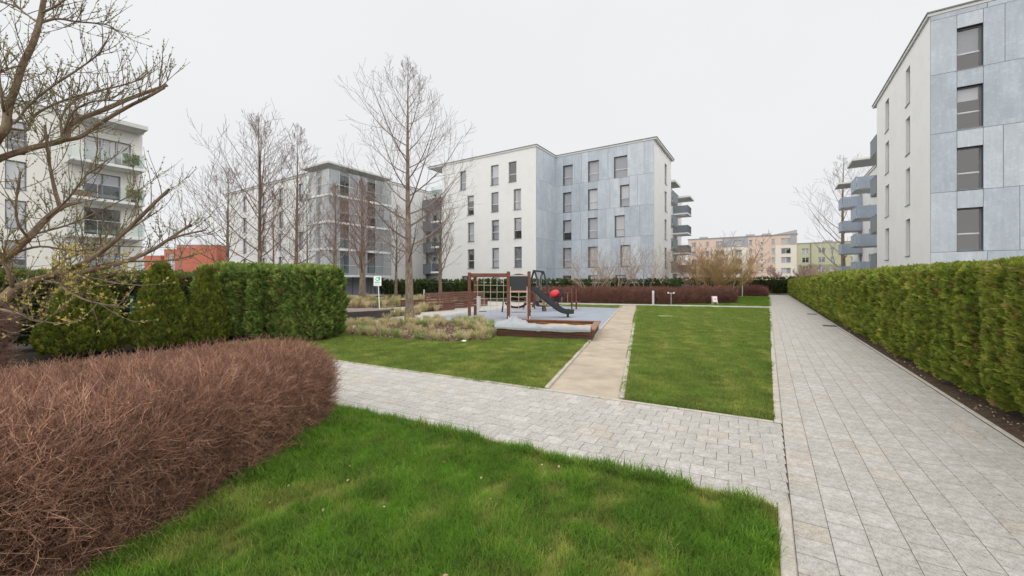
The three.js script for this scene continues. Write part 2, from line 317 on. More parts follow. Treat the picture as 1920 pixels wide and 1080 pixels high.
// grass: tufts of bent blades
function tuftGeo(seed, n, spread, h, wid) {
  const r = rng(seed), p = [], ix = [];
  for (let k = 0; k < n; k++) {
    const a = r() * 6.283, d = Math.sqrt(r()) * spread, x = Math.cos(a) * d, z = Math.sin(a) * d, b = r() * 6.283, hh = h * (0.55 + 0.6 * r()), lean = hh * (0.25 + 0.75 * r()), cx = Math.cos(b), cz = Math.sin(b), w = wid * (0.7 + 0.6 * r()), o = p.length / 3;
    p.push(x - cz * w, -0.006, z + cx * w, x + cz * w, -0.006, z - cx * w, x + cx * lean * 0.35 - cz * w * 0.7, hh * 0.62, z + cz * lean * 0.35 + cx * w * 0.7, x + cx * lean * 0.35 + cz * w * 0.7, hh * 0.62, z + cz * lean * 0.35 - cx * w * 0.7, x + cx * lean, hh, z + cz * lean);
    ix.push(o, o + 1, o + 3, o, o + 3, o + 2, o + 2, o + 3, o + 4);
  }
  const g = new THREE.BufferGeometry(); g.setAttribute('position', new THREE.Float32BufferAttribute(p, 3)); g.setIndex(ix); return g;
}
M.grass = mat('grass_blade', [1, 1, 1], 0.85, { transmission: 0.45, thickness: 0, specularIntensity: 0.3 });
const up = new THREE.Vector3(0, 1, 0);
function grow(lawn, pts, count, geo, sc, tone, seed, keep) {
  const r = rng(seed), xs = pts.map((p) => p[0]), ws = pts.map((p) => p[1]), x0 = Math.min(...xs), x1 = Math.max(...xs), w0 = Math.min(...ws), w1 = Math.max(...ws), list = [];
  let guard = 0;
  while (list.length < count && guard++ < count * 30) {
    const x = x0 + r() * (x1 - x0), w = w0 + r() * (w1 - w0);
    if (!inside(pts, x, w) || (keep && !keep(x, w, r))) continue;
    const a = vnoise(x * 1.7 + 40, w * 1.7 + 40, 512, 5), b = fbm(x * 5 + 90, w * 5 + 90, 512, 9, 3), dry = Math.max(0, Math.min(1, (b * 0.5 + a * 0.18 + 0.32 * fbm(x * 13 + 30, w * 13 + 30, 512, 19, 2) - 0.49 + (w > 5 ? 0.28 * (vnoise((x + w * 0.22) * 5 + 400, w * 0.25 + 60, 4096, 23) - 0.45) : 0)) * 4.6)), t = tone(x, w, dry, r);
    const s = sc(x, w) * (0.75 + 0.5 * r()) * (1.15 - 0.4 * dry);
    const dk = 0.62 + 0.76 * fbm(x * 6.5 + 200, w * 6.5 + 200, 2048, 29, 2); list.push({ x, y: -0.006, z: -w, s: s * (1.25 - 0.3 * dk), sy: s * (0.8 + 0.4 * r()), q: new THREE.Quaternion().setFromAxisAngle(up, r() * 6.283), c: lin(t[0] * dk, t[1] * dk, t[2] * dk) });
  }
  scatter('grass', geo, M.grass, list, lawn);
}
// lush to straw: real blade colours
const tone = (base) => (x, w, dry, r) => { const k = 0.72 + 0.56 * r(), d = dry * (0.5 + 0.5 * r()) + (r() < 0.05 ? 0.5 : 0); return [0, 1, 2].map((i) => k * (base[i] * (1 - d) + [0.43, 0.43, 0.12][i] * d)); };
const hedgeFront = (w) => (w < 0.69 ? -3.25 + (0.69 - w) * 0.42 : w < 1.61 ? -3.25 - (w - 0.69) * 0.457 : -3.67 - (w - 1.61) * 0.70);
const lawnA = [[0.06, -1.6], [0.06, near(0.06) - 0.01], [-9, near(-9) - 0.01], [-9, -1.6]];
const lawnB = [[0.06, far(0.06) + 0.02], [SR(5.65) + 0.07, 5.62], [SR(28.3) + 0.07, 28.3], [0.06, kerbW(0) - 0.03]];
const lawnC = [[SL(5.5) - 0.07, 5.44], [SL(10.85) - 0.07, 10.85], [-7.0, 10.15], [-6.6, 9.2], [-7.3, 8.3], [-9.8, 7.8], [-12.0, 7.68], [-12.2, far(-12.2) + 0.02]];
const lawnD = [[0.06, stripW(0) + 0.03], [-15, stripW(-15) + 0.03], [-15, 30.5], [-6.5, 34], [-3.2, 54.5], [0.06, 54.5]];
const lawnE = [[SL(25.35) - 0.07, 25.35], [SL(28.0) - 0.07, 28.0], [-15, 26.85], [-15, 25.1]];
{
  const turfed = (pts) => struct('lawn', sheet(pts, -0.008), M.turf);
  const A = turfed(lawnA), B = turfed(lawnB), C = turfed(lawnC), D = turfed(lawnD), E = turfed(lawnE);
  const fine = tuftGeo(3, 16, 0.045, 0.05, 0.0019), midg = tuftGeo(4, 18, 0.085, 0.042, 0.0032), coarse = tuftGeo(5, 18, 0.2, 0.05, 0.008);
  const lush = tone([0.135, 0.275, 0.022]), pale = tone([0.20, 0.29, 0.05]);
  // a longer fringe where the mower does not reach: along the hedge foot and the path edge
  const fringe = (x, w) => (near(x) - w < 0.10 || (x - hedgeFront(w) < 0.5 && x - hedgeFront(w) > 0) ? 1 : 0);
  grow(A, lawnA, 46000, fine, (x, w) => (fringe(x, w) ? 1.35 : 0.95) * (0.8 + 0.5 * vnoise(x * 3 + 9, w * 3 + 9, 512, 31)), lush, 21, (x, w) => x > hedgeFront(w) - 0.25 - 0.2 * vnoise(x * 4 + 60, w * 4 + 60, 512, 2) && camD(x, w) > 0.9 && x < 0.0 + 0.05 * vnoise(w * 3 + 8, 2, 512, 3) - 0.03);
  grow(B, lawnB, 62000, midg, (x, w) => (w > 16 ? 1.3 : 0.92), pale, 22, (x, w, r) => r() < Math.min(1, 9 / w) && x < -0.03 + 0.05 * vnoise(w * 2 + 8, 5, 512, 3));
  grow(C, lawnC, 32000, midg, () => 0.95, pale, 23);
  grow(D, lawnD, 16000, coarse, () => 0.9, tone([0.15, 0.29, 0.03]), 24);
  grow(E, lawnE, 5000, coarse, () => 0.7, pale, 25);
}

// ---------------------------------------------------------------- buildings
// A face is where a facade stands: local x runs right as seen from outside, y up, z outward.
function building(name, label, x, w, turn = 0) { const b = thing(name, label, 'building', [x, 0, w], turn); b.updateMatrixWorld(true); b.userData.inv = undefined; return b; }
function face(b, kind, x, w) { // kind: front looks to -w, right to +x, left to -x, rear to +w; x, w in the building's own metres from its base
  const m = new THREE.Matrix4().makeRotationY({ front: 0, right: Math.PI / 2, left: -Math.PI / 2, rear: Math.PI }[kind]); m.setPosition(x, 0, -w);
  return { b, m };
}
function put(o, F, x, y, z) { new THREE.Matrix4().copy(F.m).multiply(new THREE.Matrix4().makeTranslation(x, y, z)).decompose(o.position, o.quaternion, o.scale); return o; }
function wall(F, W, y0, y1, holes, m, t = 0.32, name = 'wall', back = 0) {
  const s = new THREE.Shape(); const e = 0.003; s.moveTo(e, y0); s.lineTo(W - e, y0); s.lineTo(W - e, y1); s.lineTo(e, y1); s.closePath();
  for (const h of holes) { const p = new THREE.Path(); p.moveTo(h.x, h.y); p.lineTo(h.x, h.y + h.h); p.lineTo(h.x + h.w, h.y + h.h); p.lineTo(h.x + h.w, h.y); p.closePath(); s.holes.push(p); }
  const g = new THREE.ExtrudeGeometry(s, { depth: t, bevelEnabled: false }); g.translate(0, 0, -t - back);
  return put(mesh(name, g, m, F.b), F, 0, 0, 0);
}
const gcache = new Map();
const cached = (k, f) => { if (!gcache.has(k)) gcache.set(k, f()); return gcache.get(k); };
const rect = (x0, y0, x1, y1, t, z = 0, ch = 0) => box(x1 - x0, y1 - y0, t, (x0 + x1) / 2, (y0 + y1) / 2, z, ch);
// a window in an opening h {x, y, w, h}: frame > pane, rail, sill, blind
const WR = rng(77);
function windowIn(F, h, o = {}) {
  const { w, h: H } = h, f = 0.065, split = o.split ?? 0.40, vert = o.vert ?? 0, depth = o.depth ?? 0.17, lite = o.frame || M.frame, k = [w.toFixed(3), H.toFixed(3), split, vert].join();
  const fr = mesh('window', cached('f' + k, () => merge([rect(0, 0, f, H, 0.07), rect(w - f, 0, w, H, 0.07), rect(f, H - f, w - f, H, 0.07), rect(f, 0, w - f, f, 0.07)])), lite, F.b);
  put(fr, F, h.x, h.y, -depth);
  const ys = split ? [f, H * split, H - f] : [f, H - f], n = vert + 1;
  if (split) mesh('rail', cached('r' + k, () => rect(f, H * split - 0.035, w - f, H * split + 0.035, 0.064, 0, 0.006)), o.rail || M.frameLight, fr);
  for (let v = 1; v < n; v++) mesh('mullion', cached('m' + k + v, () => merge(ys.slice(0, -1).map((y, i) => rect((w / n) * v - 0.04, y + (i ? 0.036 : 0), (w / n) * v + 0.04, ys[i + 1] - (split && !i ? 0.036 : 0), 0.066)))), lite, fr);
  for (let i = 0; i + 1 < ys.length; i++) for (let v = 0; v < n; v++) {
    const x0 = v ? (w / n) * v + 0.04 : f, x1 = v < n - 1 ? (w / n) * (v + 1) - 0.04 : w - f, y0 = ys[i] + (i ? 0.035 : 0), y1 = ys[i + 1] - (split && !i ? 0.035 : 0);
    mesh('pane', cached('p' + k + i + v, () => { const g = new THREE.PlaneGeometry(x1 - x0, y1 - y0); g.translate((x0 + x1) / 2, (y0 + y1) / 2, 0.005); return g; }), M.glass, fr);
  }
  if (o.sill !== 0) mesh('sill', cached('s' + w.toFixed(3), () => box(w + 0.06, 0.03, depth + 0.05, w / 2, -0.012, depth / 2 + 0.028)), M.sill, fr);
  const r = WR(), b = o.blind ?? (r < 0.22 ? 0 : r < 0.45 ? 0.57 : r < 0.62 ? 1 : r < 0.75 ? -1 : 0.25);
  if (!o.bare && WR() < 0.6) mesh('added_curtain', cached('n' + k, () => { const g = new THREE.PlaneGeometry(w - 0.06, H - 0.08, 24, 1); const p = g.attributes.position; for (let i = 0; i < p.count; i++) p.setZ(i, 0.02 * Math.sin(p.getX(i) * 45)); g.computeVertexNormals(); return g.translate(w / 2, H / 2, -0.22); }), M.sheer, fr);  // added in many windows so the panes look less dark
  if (b > 0) mesh('blind', cached('b' + k + b, () => { const hh = (H - 2 * f) * b, a = []; const nn = Math.max(2, Math.round(hh / 0.09)); for (let q = 0; q < nn; q++) a.push(rect(f + 0.01, H - f - ((q + 1) * hh) / nn + 0.006, w - f - 0.01, H - f - (q * hh) / nn, 0.008, -0.09)); return merge(a); }), o.blindMat || (WR() < 0.8 ? M.blind : M.shutter), fr);
  else if (b < 0) { // drawn-back curtains
    mesh('curtain', cached('c' + k, () => { const g = new THREE.PlaneGeometry(w * 0.42, H - 0.1, 14, 1); const p = g.attributes.position; for (let i = 0; i < p.count; i++) p.setZ(i, 0.03 * Math.sin(p.getX(i) * 38)); g.computeVertexNormals(); const a = g.clone().translate(w * 0.24, H / 2, -0.16), c = g.clone().translate(w * 0.76, H / 2, -0.16); return merge([a, c]); }), M.curtain, fr);
  }
  return fr;
}
// fibre-cement panels on a face, joints left open, window openings left out
function panels(F, W, bands, cuts, holes, seed) {
  const r = rng(seed), gap = 0.016, t = 0.024;
  for (let b = 0; b + 1 < bands.length; b++) {
    const y0 = bands[b], y1 = bands[b + 1], here = holes.filter((h) => h.y < y1 - 0.05 && h.y + h.h > y0 + 0.05);
    const xs = [...new Set([0, W, ...here.flatMap((h) => [h.x, h.x + h.w]), ...(cuts[b % cuts.length] || [])].map((v) => +v.toFixed(3)))].sort((a, c) => a - c).filter((v, i, a) => !i || v - a[i - 1] > 0.12);
    for (let i = 0; i + 1 < xs.length; i++) {
      const x0 = xs[i], x1 = xs[i + 1], mid = (x0 + x1) / 2, h = here.find((q) => mid > q.x && mid < q.x + q.w), spans = h ? [[y0, h.y], [h.y + h.h, y1]] : [[y0, y1]];
      for (const [a, c] of spans) if (c - a > 0.06) { const g = box(x1 - x0 - gap, c - a - gap, t, 0, 0, 0, 0.002), u = g.attributes.uv, ox = r() * 7, oy = r() * 7; for (let q = 0; q < u.count; q++) u.setXY(q, u.getX(q) + ox, u.getY(q) + oy); put(mesh('panel', g, panelMats[Math.floor(r() * 3.99)], F.b), F, mid, (a + c) / 2, t / 2 + 0.012); }
    }
  }
}
function shell(b, x0, x1, w0, w1, H, m, skip = []) { // plain outer walls, floors and the roof; x, w from the base
  const F = { front: [face(b, 'front', x0, w0), x1 - x0], rear: [face(b, 'rear', x1, w1), x1 - x0], left: [face(b, 'left', x0, w1), w1 - w0], right: [face(b, 'right', x1, w0), w1 - w0] };
  for (const k of Object.keys(F)) if (!skip.includes(k)) wall(F[k][0], F[k][1], 0, H, [], m);
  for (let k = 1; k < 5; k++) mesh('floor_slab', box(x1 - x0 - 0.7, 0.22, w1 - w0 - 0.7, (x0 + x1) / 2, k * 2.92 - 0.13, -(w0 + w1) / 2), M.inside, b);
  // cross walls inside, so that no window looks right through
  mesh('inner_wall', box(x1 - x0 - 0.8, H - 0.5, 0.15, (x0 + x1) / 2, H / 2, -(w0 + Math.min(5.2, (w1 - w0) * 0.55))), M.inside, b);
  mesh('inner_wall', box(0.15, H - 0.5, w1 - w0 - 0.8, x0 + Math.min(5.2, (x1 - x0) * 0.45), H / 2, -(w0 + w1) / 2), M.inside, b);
  return F;
}
function roof(b, x0, x1, w0, w1, H, o = {}) { // slab with a drip edge; over: overhang on each side [left, right, front, rear]
  const [l, r, f, k] = o.over || [0.12, 0.12, 0.12, 0.12], t = o.t || 0.16, X0 = x0 - l, X1 = x1 + r, W0 = w0 - f, W1 = w1 + k;
  const s = mesh('roof', box(X1 - X0, t, W1 - W0, (X0 + X1) / 2, H + t / 2 + 0.002, -(W0 + W1) / 2), o.m || M.soffit, b);
  mesh('flashing', box(X1 - X0 + 0.08, 0.07, W1 - W0 + 0.08, (X0 + X1) / 2, H + t + 0.04, -(W0 + W1) / 2), M.roofedge, s);
  return s;
}
// a balcony: slab > railing panels, posts, handrail. F local; x0..x1 along the face, d out of it
function balcony(F, x0, x1, y, d, kind, o = {}) {
  const t = 0.2, s = put(mesh('balcony', rect(x0, y - t, x1, y, d, d / 2 + 0.004, 0.01), o.slab || M.plaster, F.b), F, 0, 0, 0), h = 1.08;
  if (kind === 'glass') {
    const n = Math.max(1, Math.round((x1 - x0) / 1.3));
    for (let i = 0; i < n; i++) { const a = x0 + 0.05 + ((x1 - x0 - 0.1) * i) / n, c = x0 + 0.05 + ((x1 - x0 - 0.1) * (i + 1)) / n; mesh('glass_panel', new THREE.PlaneGeometry(c - a - 0.05, h - 0.1).translate((a + c) / 2, y + 0.05 + (h - 0.1) / 2, d - 0.05), M.tint, s); }
    for (const x of [x0 + 0.05, x1 - 0.05]) mesh('glass_panel', rotg(new THREE.PlaneGeometry(d - 0.12, h - 0.1), 0, Math.PI / 2, 0).translate(x, y + 0.05 + (h - 0.1) / 2, d / 2), M.tint, s);
    for (let i = 0; i <= n; i++) mesh('post', bar(new THREE.Vector3(x0 + 0.05 + ((x1 - x0 - 0.1) * i) / n, y, d - 0.05), new THREE.Vector3(x0 + 0.05 + ((x1 - x0 - 0.1) * i) / n, y + h, d - 0.05), 0.018, 6), M.galv, s);
    mesh('handrail', merge([bar(new THREE.Vector3(x0 + 0.05, y + h, d - 0.05), new THREE.Vector3(x1 - 0.05, y + h, d - 0.05), 0.022, 6), bar(new THREE.Vector3(x0 + 0.05, y + h, 0.05), new THREE.Vector3(x0 + 0.05, y + h, d - 0.05), 0.022, 6), bar(new THREE.Vector3(x1 - 0.05, y + h, 0.05), new THREE.Vector3(x1 - 0.05, y + h, d - 0.05), 0.022, 6)]), M.galv, s);
  } else if (kind === 'rails') { // upright bars with solid panels beside
    const m = o.m || M.darkrail; const br = [];
    for (let x = x0 + 0.06; x < x1 - 0.05; x += 0.11) br.push(bar(new THREE.Vector3(x, y, d - 0.05), new THREE.Vector3(x, y + h, d - 0.05), 0.009, 5));
    mesh('railing', merge([...br, rect(x0, y + h, x1, y + h + 0.04, 0.04, d - 0.05)]), m, s);
    mesh('side_panel', box(0.03, h, d - 0.1, x0 + 0.03, y + h / 2 + 0.01, d / 2), m, s); mesh('side_panel', box(0.03, h, d - 0.1, x1 - 0.03, y + h / 2 + 0.01, d / 2), m, s);
  } else { // solid panels
    const m = o.m || M.parapet;
    mesh('parapet', rect(x0 + 0.02, y - t + 0.03, x1 - 0.02, y + h, 0.05, d + 0.02), m, s);
    for (const [x, sm] of [[x0 - 0.005, o.sideA || m], [x1 + 0.005, o.sideB || m]]) mesh('parapet', box(0.05, h + t - 0.03, d - 0.06, x, y + (h - t) / 2 + 0.015, d / 2), sm, s);
    mesh('coping', rect(x0 - 0.04, y + h, x1 + 0.04, y + h + 0.03, 0.09, d + 0.015), M.roofedge, s);
  }
  return s;
}
const SILLS = [0.25, 3.15, 6.07, 8.99, 11.84];

{ // right: white side along the path, blue-grey panels towards the camera, balconies at the far end
  const b = building('apartment_building', 'apartment block with large blue-grey panels behind the tall hedge beside the paved path', 6.77, 27.88), H = 14.8;
  const W = 12, D = 11.55, F = shell(b, 0, W, 0, D, H, M.plaster, ['front', 'left']);
  const fr = F.front[0], le = F.left[0];
  const hf = SILLS.slice(1).map((y, i) => ({ x: 0.91, y: y + 0.02, w: 0.86, h: 2.03 })).concat(SILLS.slice(1).map((y) => ({ x: 5.4, y: y + 0.02, w: 0.9, h: 2.03 })), SILLS.slice(1).map((y) => ({ x: 9.1, y: y + 0.02, w: 0.9, h: 2.03 })));
  wall(fr, W, 0, H, hf, M.backing); panels(fr, W, [0, 0.6, 3.12, 6.04, 8.94, 11.85, 14.55, H], [[2.45], [1.9, 3.4], [2.9, 4.3], [2.4, 3.7], [3.1, 4.5]], hf, 5);
  hf.forEach((h, i) => windowIn(fr, h, { depth: 0.2, bare: i < 4, blind: [0.0, 0, 0.3, 0.57][i] ?? undefined }));
  const hl = []; for (const y of SILLS.slice(1)) { hl.push({ x: D - 4.2, y, w: 0.85, h: 2.12 }); hl.push({ x: D - 9.05, y, w: 1.0, h: 2.12 }); }
  wall(le, D, 0, H, hl, M.plaster); hl.forEach((h) => windowIn(le, h, { depth: 0.2 }));
  roof(b, 0, W, 0, D, H, { over: [0.1, 0.1, 0.06, 0.9], t: 0.14 });
  // set-back wing with balconies
  const G = shell(b, 3.3, 12, D, 46, 14.4, M.plaster, ['front', 'left']), wl = G.left[0], L = 46 - D;
  const hw = []; for (const y of [0.25, 3.0, 5.92, 8.84, 11.76]) { hw.push({ x: L - (29.5 - D), y, w: 1.4, h: 2.15 }, { x: L - (26 - D), y: y + 0.4, w: 0.7, h: 1.6 }, { x: L - (22 - D), y: y + 0.4, w: 0.7, h: 1.6 }, { x: L - (40.6 - D), y, w: 1.4, h: 2.15 }, { x: L - (35 - D), y: y + 0.4, w: 0.7, h: 1.6 }, { x: L - (15 - D), y, w: 1.2, h: 2.15 }); }
  wall(wl, L, 0, 14.4, hw, M.plaster); hw.forEach((h) => windowIn(wl, h, { depth: 0.15 }));
  roof(b, 3.3, 12, D, 46, 14.4, { over: [0.1, 0.1, -0.95, 0.1], t: 0.22 });
  for (const y of [2.72, 5.62, 8.55, 11.6]) {
    balcony(wl, L - (30.2 - D), L - (27.0 - D), y, 2.25, 'solid', { sideA: M.parapet }); balcony(wl, L - (41.6 - D), L - (38.6 - D), y - 0.1, 2.0, 'solid');
    balcony(wl, L - (14.2 - D), L - (12.1 - D), y, 3.2, 'solid', { m: M.darkrail });
  }
  for (const [x0, d, yy] of [[27.0, 2.6, 14.4], [38.6, 2.4, 14.3]]) put(mesh('canopy', rect(L - (x0 + 3.4 - D), yy, L - (x0 - 0.2 - D), yy + 0.2, d, d / 2 + 0.003), M.soffit, b), wl, 0, 0, 0);
}
{ // middle: white wing and blue-grey panel wing set back
  const b = building('apartment_building', 'white apartment block with a set-back blue-grey panelled wing behind the playground', -19.18, 34.34), H = 14.95, D = 4.21;
  const A = shell(b, -12.3, 0, 0, 14, H, M.plaster, ['front', 'right']);
  const X = (x) => x + 19.18 + 12.3, hf = [];
  const put3 = (row, list) => list.forEach(([a, c]) => hf.push({ x: X(a), y: SILLS[row], w: c - a, h: 2.08 }));
  put3(4, [[-28.85, -28.0], [-24.65, -23.65], [-22.4, -21.45]]); put3(3, [[-27.8, -26.9], [-24.6, -23.65], [-21.8, -20.9]]);
  put3(2, [[-27.75, -26.85], [-24.55, -23.6], [-21.75, -20.85]]); put3(1, [[-27.75, -26.85], [-24.5, -23.6], [-21.72, -20.82]]); put3(0, [[-28.6, -27.5], [-24.5, -23.6]]);
  wall(A.front[0], 12.3, 0, H, hf, M.plaster); hf.forEach((h) => windowIn(A.front[0], h));
  const side = A.right[0]; wall(side, 14, 0, H, [], M.backing); panels(side, D, [0, 3.1, 6.02, 8.95, 11.87, H], [[2.1], [1.4, 3.0], [2.6]], [], 15);
  const B = shell(b, 0.02, 10.22, D, 12, H, M.plaster, ['front', 'right', 'left']);
  const Y = (x) => x + 19.18, hg = [], col3 = { 4: [-12.75, -11.45], 3: [-12.15, -11.25], 2: [-12.68, -11.7], 1: [-12.1, -11.15], 0: [-12.6, -11.6] };
  for (let r = 0; r < 5; r++) for (const [a, c] of [[-18.25, r > 3 ? -17.15 : -17.3], [-15.45, r > 3 ? -14.3 : -14.45], col3[r]]) hg.push({ x: Y(a) - 0.02, y: SILLS[r], w: c - a, h: 2.08 });
  wall(B.front[0], 10.2, 0, H, hg, M.backing); panels(B.front[0], 10.2, [0, 0.6, 3.1, 6.02, 8.95, 11.87, H], [[2.9], [2.1, 5.6, 9.2], [3, 6.1, 9.0], [1.9, 2.9, 5.6, 8.9], [2.8, 6.0, 8.7], [2.2, 3.0, 5.8, 6.6, 9.3]], hg, 25);
  hg.forEach((h, i) => windowIn(B.front[0], h, { blind: [undefined, undefined, undefined, 1, 1, 1][i % 15] ?? (i % 15 > 8 ? [1, 0.57, 1, 0, 1][i % 5] : undefined), blindMat: i < 9 && i > 2 && i % 3 ? M.curtain : undefined }));
  const hr = SILLS.map((y) => ({ x: 4.6, y, w: 1.1, h: 2.08 })); wall(B.right[0], 7.79, 0, H, hr, M.plaster); hr.forEach((h) => windowIn(B.right[0], h));
  roof(b, -12.3, 0.05, 0, 14, H, { over: [2.2, 0.05, 0.08, 0.1] }); roof(b, 0.13, 10.22, D, 12.0, H + 0.003, { over: [0, 0.25, 0.08, 0.4], t: 0.15 });
  // rear wing with balconies seen past the corner
  const C = shell(b, 0.5, 7.2, 12.02, 36, H - 0.2, M.plaster, ['front', 'right']), cr = C.right[0], hc = [];
  for (const y of [0.2, 3.1, 6.02, 8.94, 11.86]) hc.push({ x: 6.8, y, w: 1.7, h: 2.15 }, { x: 17.6, y, w: 1.7, h: 2.15 });
  wall(cr, 23.98, 0, H - 0.2, hc, M.plaster); hc.forEach((h) => windowIn(cr, h));
  roof(b, 0.5, 7.2, 12.45, 36, H - 0.2, { over: [0.1, 0.3, 0, 0.1] });
  for (const y of [0.3, 3.1, 6.0, 8.95, 11.85]) { balcony(cr, 6.2, 9.4, y, 2.0, 'solid', { m: M.darkrail, sideA: M.haze }); balcony(cr, 16.8, 20.2, y, 2.1, 'rails', { m: M.darkrail }); }
  put(mesh('canopy', rect(6.0, H - 0.9, 9.7, H - 0.65, 2.3, 1.17), M.soffit, b), cr, 0, 0, 0); put(mesh('canopy', rect(16.6, H - 0.9, 20.4, H - 0.65, 2.4, 1.22), M.soffit, b), cr, 0, 0, 0);
  // loggia strip at the left end
  const lf = A.left[0];
  for (const y of [2.9, 5.85, 8.8, 11.7]) balcony(lf, 14 - 3.4, 14 - 0.2, y, 2.0, 'glass');
}
{ // glazed loggia corner
  const b = building('apartment_building', 'white apartment block with a fully glazed balcony corner behind the row of bare trees', -39.7, 26.1), H = 13.95;
  const A = shell(b, -25, 0, 0, 14, H, M.plaster, ['front', 'right']), X = (x) => x + 39.7 + 25, hf = [];
  const S2 = [0.2, 2.75, 5.55, 8.35, 11.2];
  S2.forEach((y, r) => { const o = r % 2 ? 0.35 : 0; for (const [a, c] of [[-60.2, -59.1], [-55.1, -54.0], [-51.0, -49.9], [-46.6 - o * 2, -45.5 - o * 2]]) hf.push({ x: X(a), y, w: c - a, h: 2.0 }); });
  const lx = X(-43.0); // loggia opening starts here
  S2.forEach((y) => hf.push({ x: lx + 0.1, y: y - 0.05, w: 25 - lx - 0.5, h: 2.3 }));
  wall(A.front[0], 25, 0, H, hf, M.plaster, 0.32, 'wall'); hf.slice(0, 20).forEach((h) => windowIn(A.front[0], h, { split: 0.4 })); hf.slice(20).forEach((h) => windowIn(A.front[0], h, { split: 0, vert: 2, depth: 0.25, sill: 0, blind: 0.4 }));
  const rf = A.right[0], hr = S2.map((y) => ({ x: 0.5, y: y - 0.05, w: 6.2, h: 2.3 })); wall(rf, 14, 0, H, hr, M.plaster); hr.forEach((h, i) => windowIn(rf, h, { split: 0, vert: 5, depth: 0.22, sill: 0, blind: [0, 1, 1, 0.6, 0][i], blindMat: M.blind }));
  for (const y of [2.42, 5.22, 8.05, 10.88]) { // projecting glazed balconies: slab, balustrade glass and tall sliding panes
    const s = put(mesh('balcony', rect(lx, y - 0.22, 25 + 1.55, y, 1.5, 0.754), M.plaster, b), A.front[0], 0, 0, 0); // front strip
    const e = mesh('slab', rect(25 + 0.004, y - 0.217, 25 + 1.55, y - 0.003, 6.6, -3.3 - 0.0), M.plaster, s);
    const x1 = 25 + 1.48, n = 4, Wf = x1 - lx - 0.1;
    for (let i = 0; i < n; i++) mesh('glass_panel', new THREE.PlaneGeometry(Wf / n - 0.03, 2.5).translate(lx + 0.05 + (Wf * (i + 0.5)) / n, y + 1.29, 1.45), i % 2 ? M.haze : M.tint, s);
    for (let i = 0; i < 7; i++) mesh('glass_panel', rotg(new THREE.PlaneGeometry(1.12, 2.5), 0, Math.PI / 2, 0).translate(x1, y + 1.29, 0.85 - i * 1.15), i % 3 === 1 ? M.tint : M.haze, s);
    mesh('rail', merge([rect(lx + 0.05, y + 1.02, x1, y + 1.07, 0.05, 1.45), box(0.05, 0.05, 8.0, x1 + 0.001, y + 1.045, -2.57)]), M.galv, s);
    mesh('post', merge([0, 1, 2, 3, 4].map((i) => box(0.04, 2.5, 0.04, lx + 0.05 + (Wf * i) / n, y + 1.27, 1.45)).concat([0, 1, 2, 3, 4, 5, 6].map((i) => box(0.04, 2.5, 0.04, x1, y + 1.27, 0.26 - i * 1.15)))), M.galv, s);
  }
  roof(b, -25, 0, 0, 14, H, { over: [0.9, 0.1, 0.1, 0.1], t: 0.2 });
  put(mesh('canopy', rect(lx - 0.1, H - 0.02, 25 + 1.7, H + 0.18, 1.6, 0.92), M.soffit, b), A.front[0], 0, 0, 0); put(mesh('canopy', rect(0.01, H - 0.02, 6.7, H + 0.18, 1.55, 0.88), M.soffit, b), rf, 0, 0, 0);
  for (const y of [2.3, 5.2, 8.05, 10.9]) balcony(face(b, 'left', -25, 14), 14 - 2.6, 14 - 0.3, y, 1.2, 'solid', { m: M.darkrail });
}
{ // farther white wing between the two blocks
  const b = building('apartment_building', 'distant white apartment wing with upright windows seen between the bare trees', -52, 41), H = 14.1;
  const A = shell(b, 0, 14.5, 0, 12, H, M.plaster, ['front']), f = A.front[0], hf = [];
  for (const y of SILLS) for (const [a, c] of [[2.6, 3.6], [5.7, 6.6], [7.4, 9.2], [10.6, 11.5], [12.7, 13.4]]) hf.push({ x: a, y: y - 0.1, w: c - a, h: 2.05 });
  wall(f, 14.5, 0, H, hf, M.plaster); hf.forEach((h) => windowIn(f, h)); roof(b, 0, 14.5, 0, 12, H);
  for (const y of [3.0, 5.9, 8.8, 11.7]) { balcony(f, 7.0, 9.7, y, 1.5, 'rails', { m: M.darkrail }); balcony(f, 12.3, 14.3, y, 1.5, 'solid', { m: M.darkrail }); }
}
{ // left: cream block with glass balconies
  const b = building('apartment_building', 'cream apartment block with glass balconies seen through the budding branches', -45, 11.76), H = 14.3;
  const A = shell(b, -14, 0, -18, 0, H, M.warm, ['right']), r = A.right[0], at = (w) => w - 11.76 + 18, hr = [];
  for (const y of [2.6, 5.45, 8.25, 11.1]) { hr.push({ x: at(4.45), y, w: 0.98, h: 2.02 }, { x: at(0.6), y, w: 1.1, h: 2.02 }, { x: at(8.3), y: y - 0.05, w: y > 11 ? 2.75 : 2.1, h: 2.15 }); }
  hr.push({ x: at(4.45), y: 0.3, w: 0.98, h: 1.5 }, { x: at(8.3), y: 0.2, w: 2.1, h: 1.9 });
  wall(r, 18, 0, H, hr, M.warm); hr.forEach((h, i) => windowIn(r, h, h.w > 2 ? { split: 0, vert: h.w > 2.5 ? 2 : 1, sill: 0, blind: [0.4, 0, 0.3, -1][i % 4] } : { split: 0.36, blind: [0.6, 1, 1, 0.3][Math.floor(i / 3)] }));
  roof(b, -14, 0, -18, 0, H, { over: [0.1, 0.1, 0.1, 0.1], t: 0.25 });
  put(mesh('canopy', rect(at(7.3), H - 0.12, at(11.65), H + 0.2, 1.7, 0.96), M.soffit, b), r, 0, 0, 0);
  for (const y of [2.45, 5.3, 8.1, 10.95]) balcony(r, at(7.3), at(11.5), y, 1.65, 'glass');
}
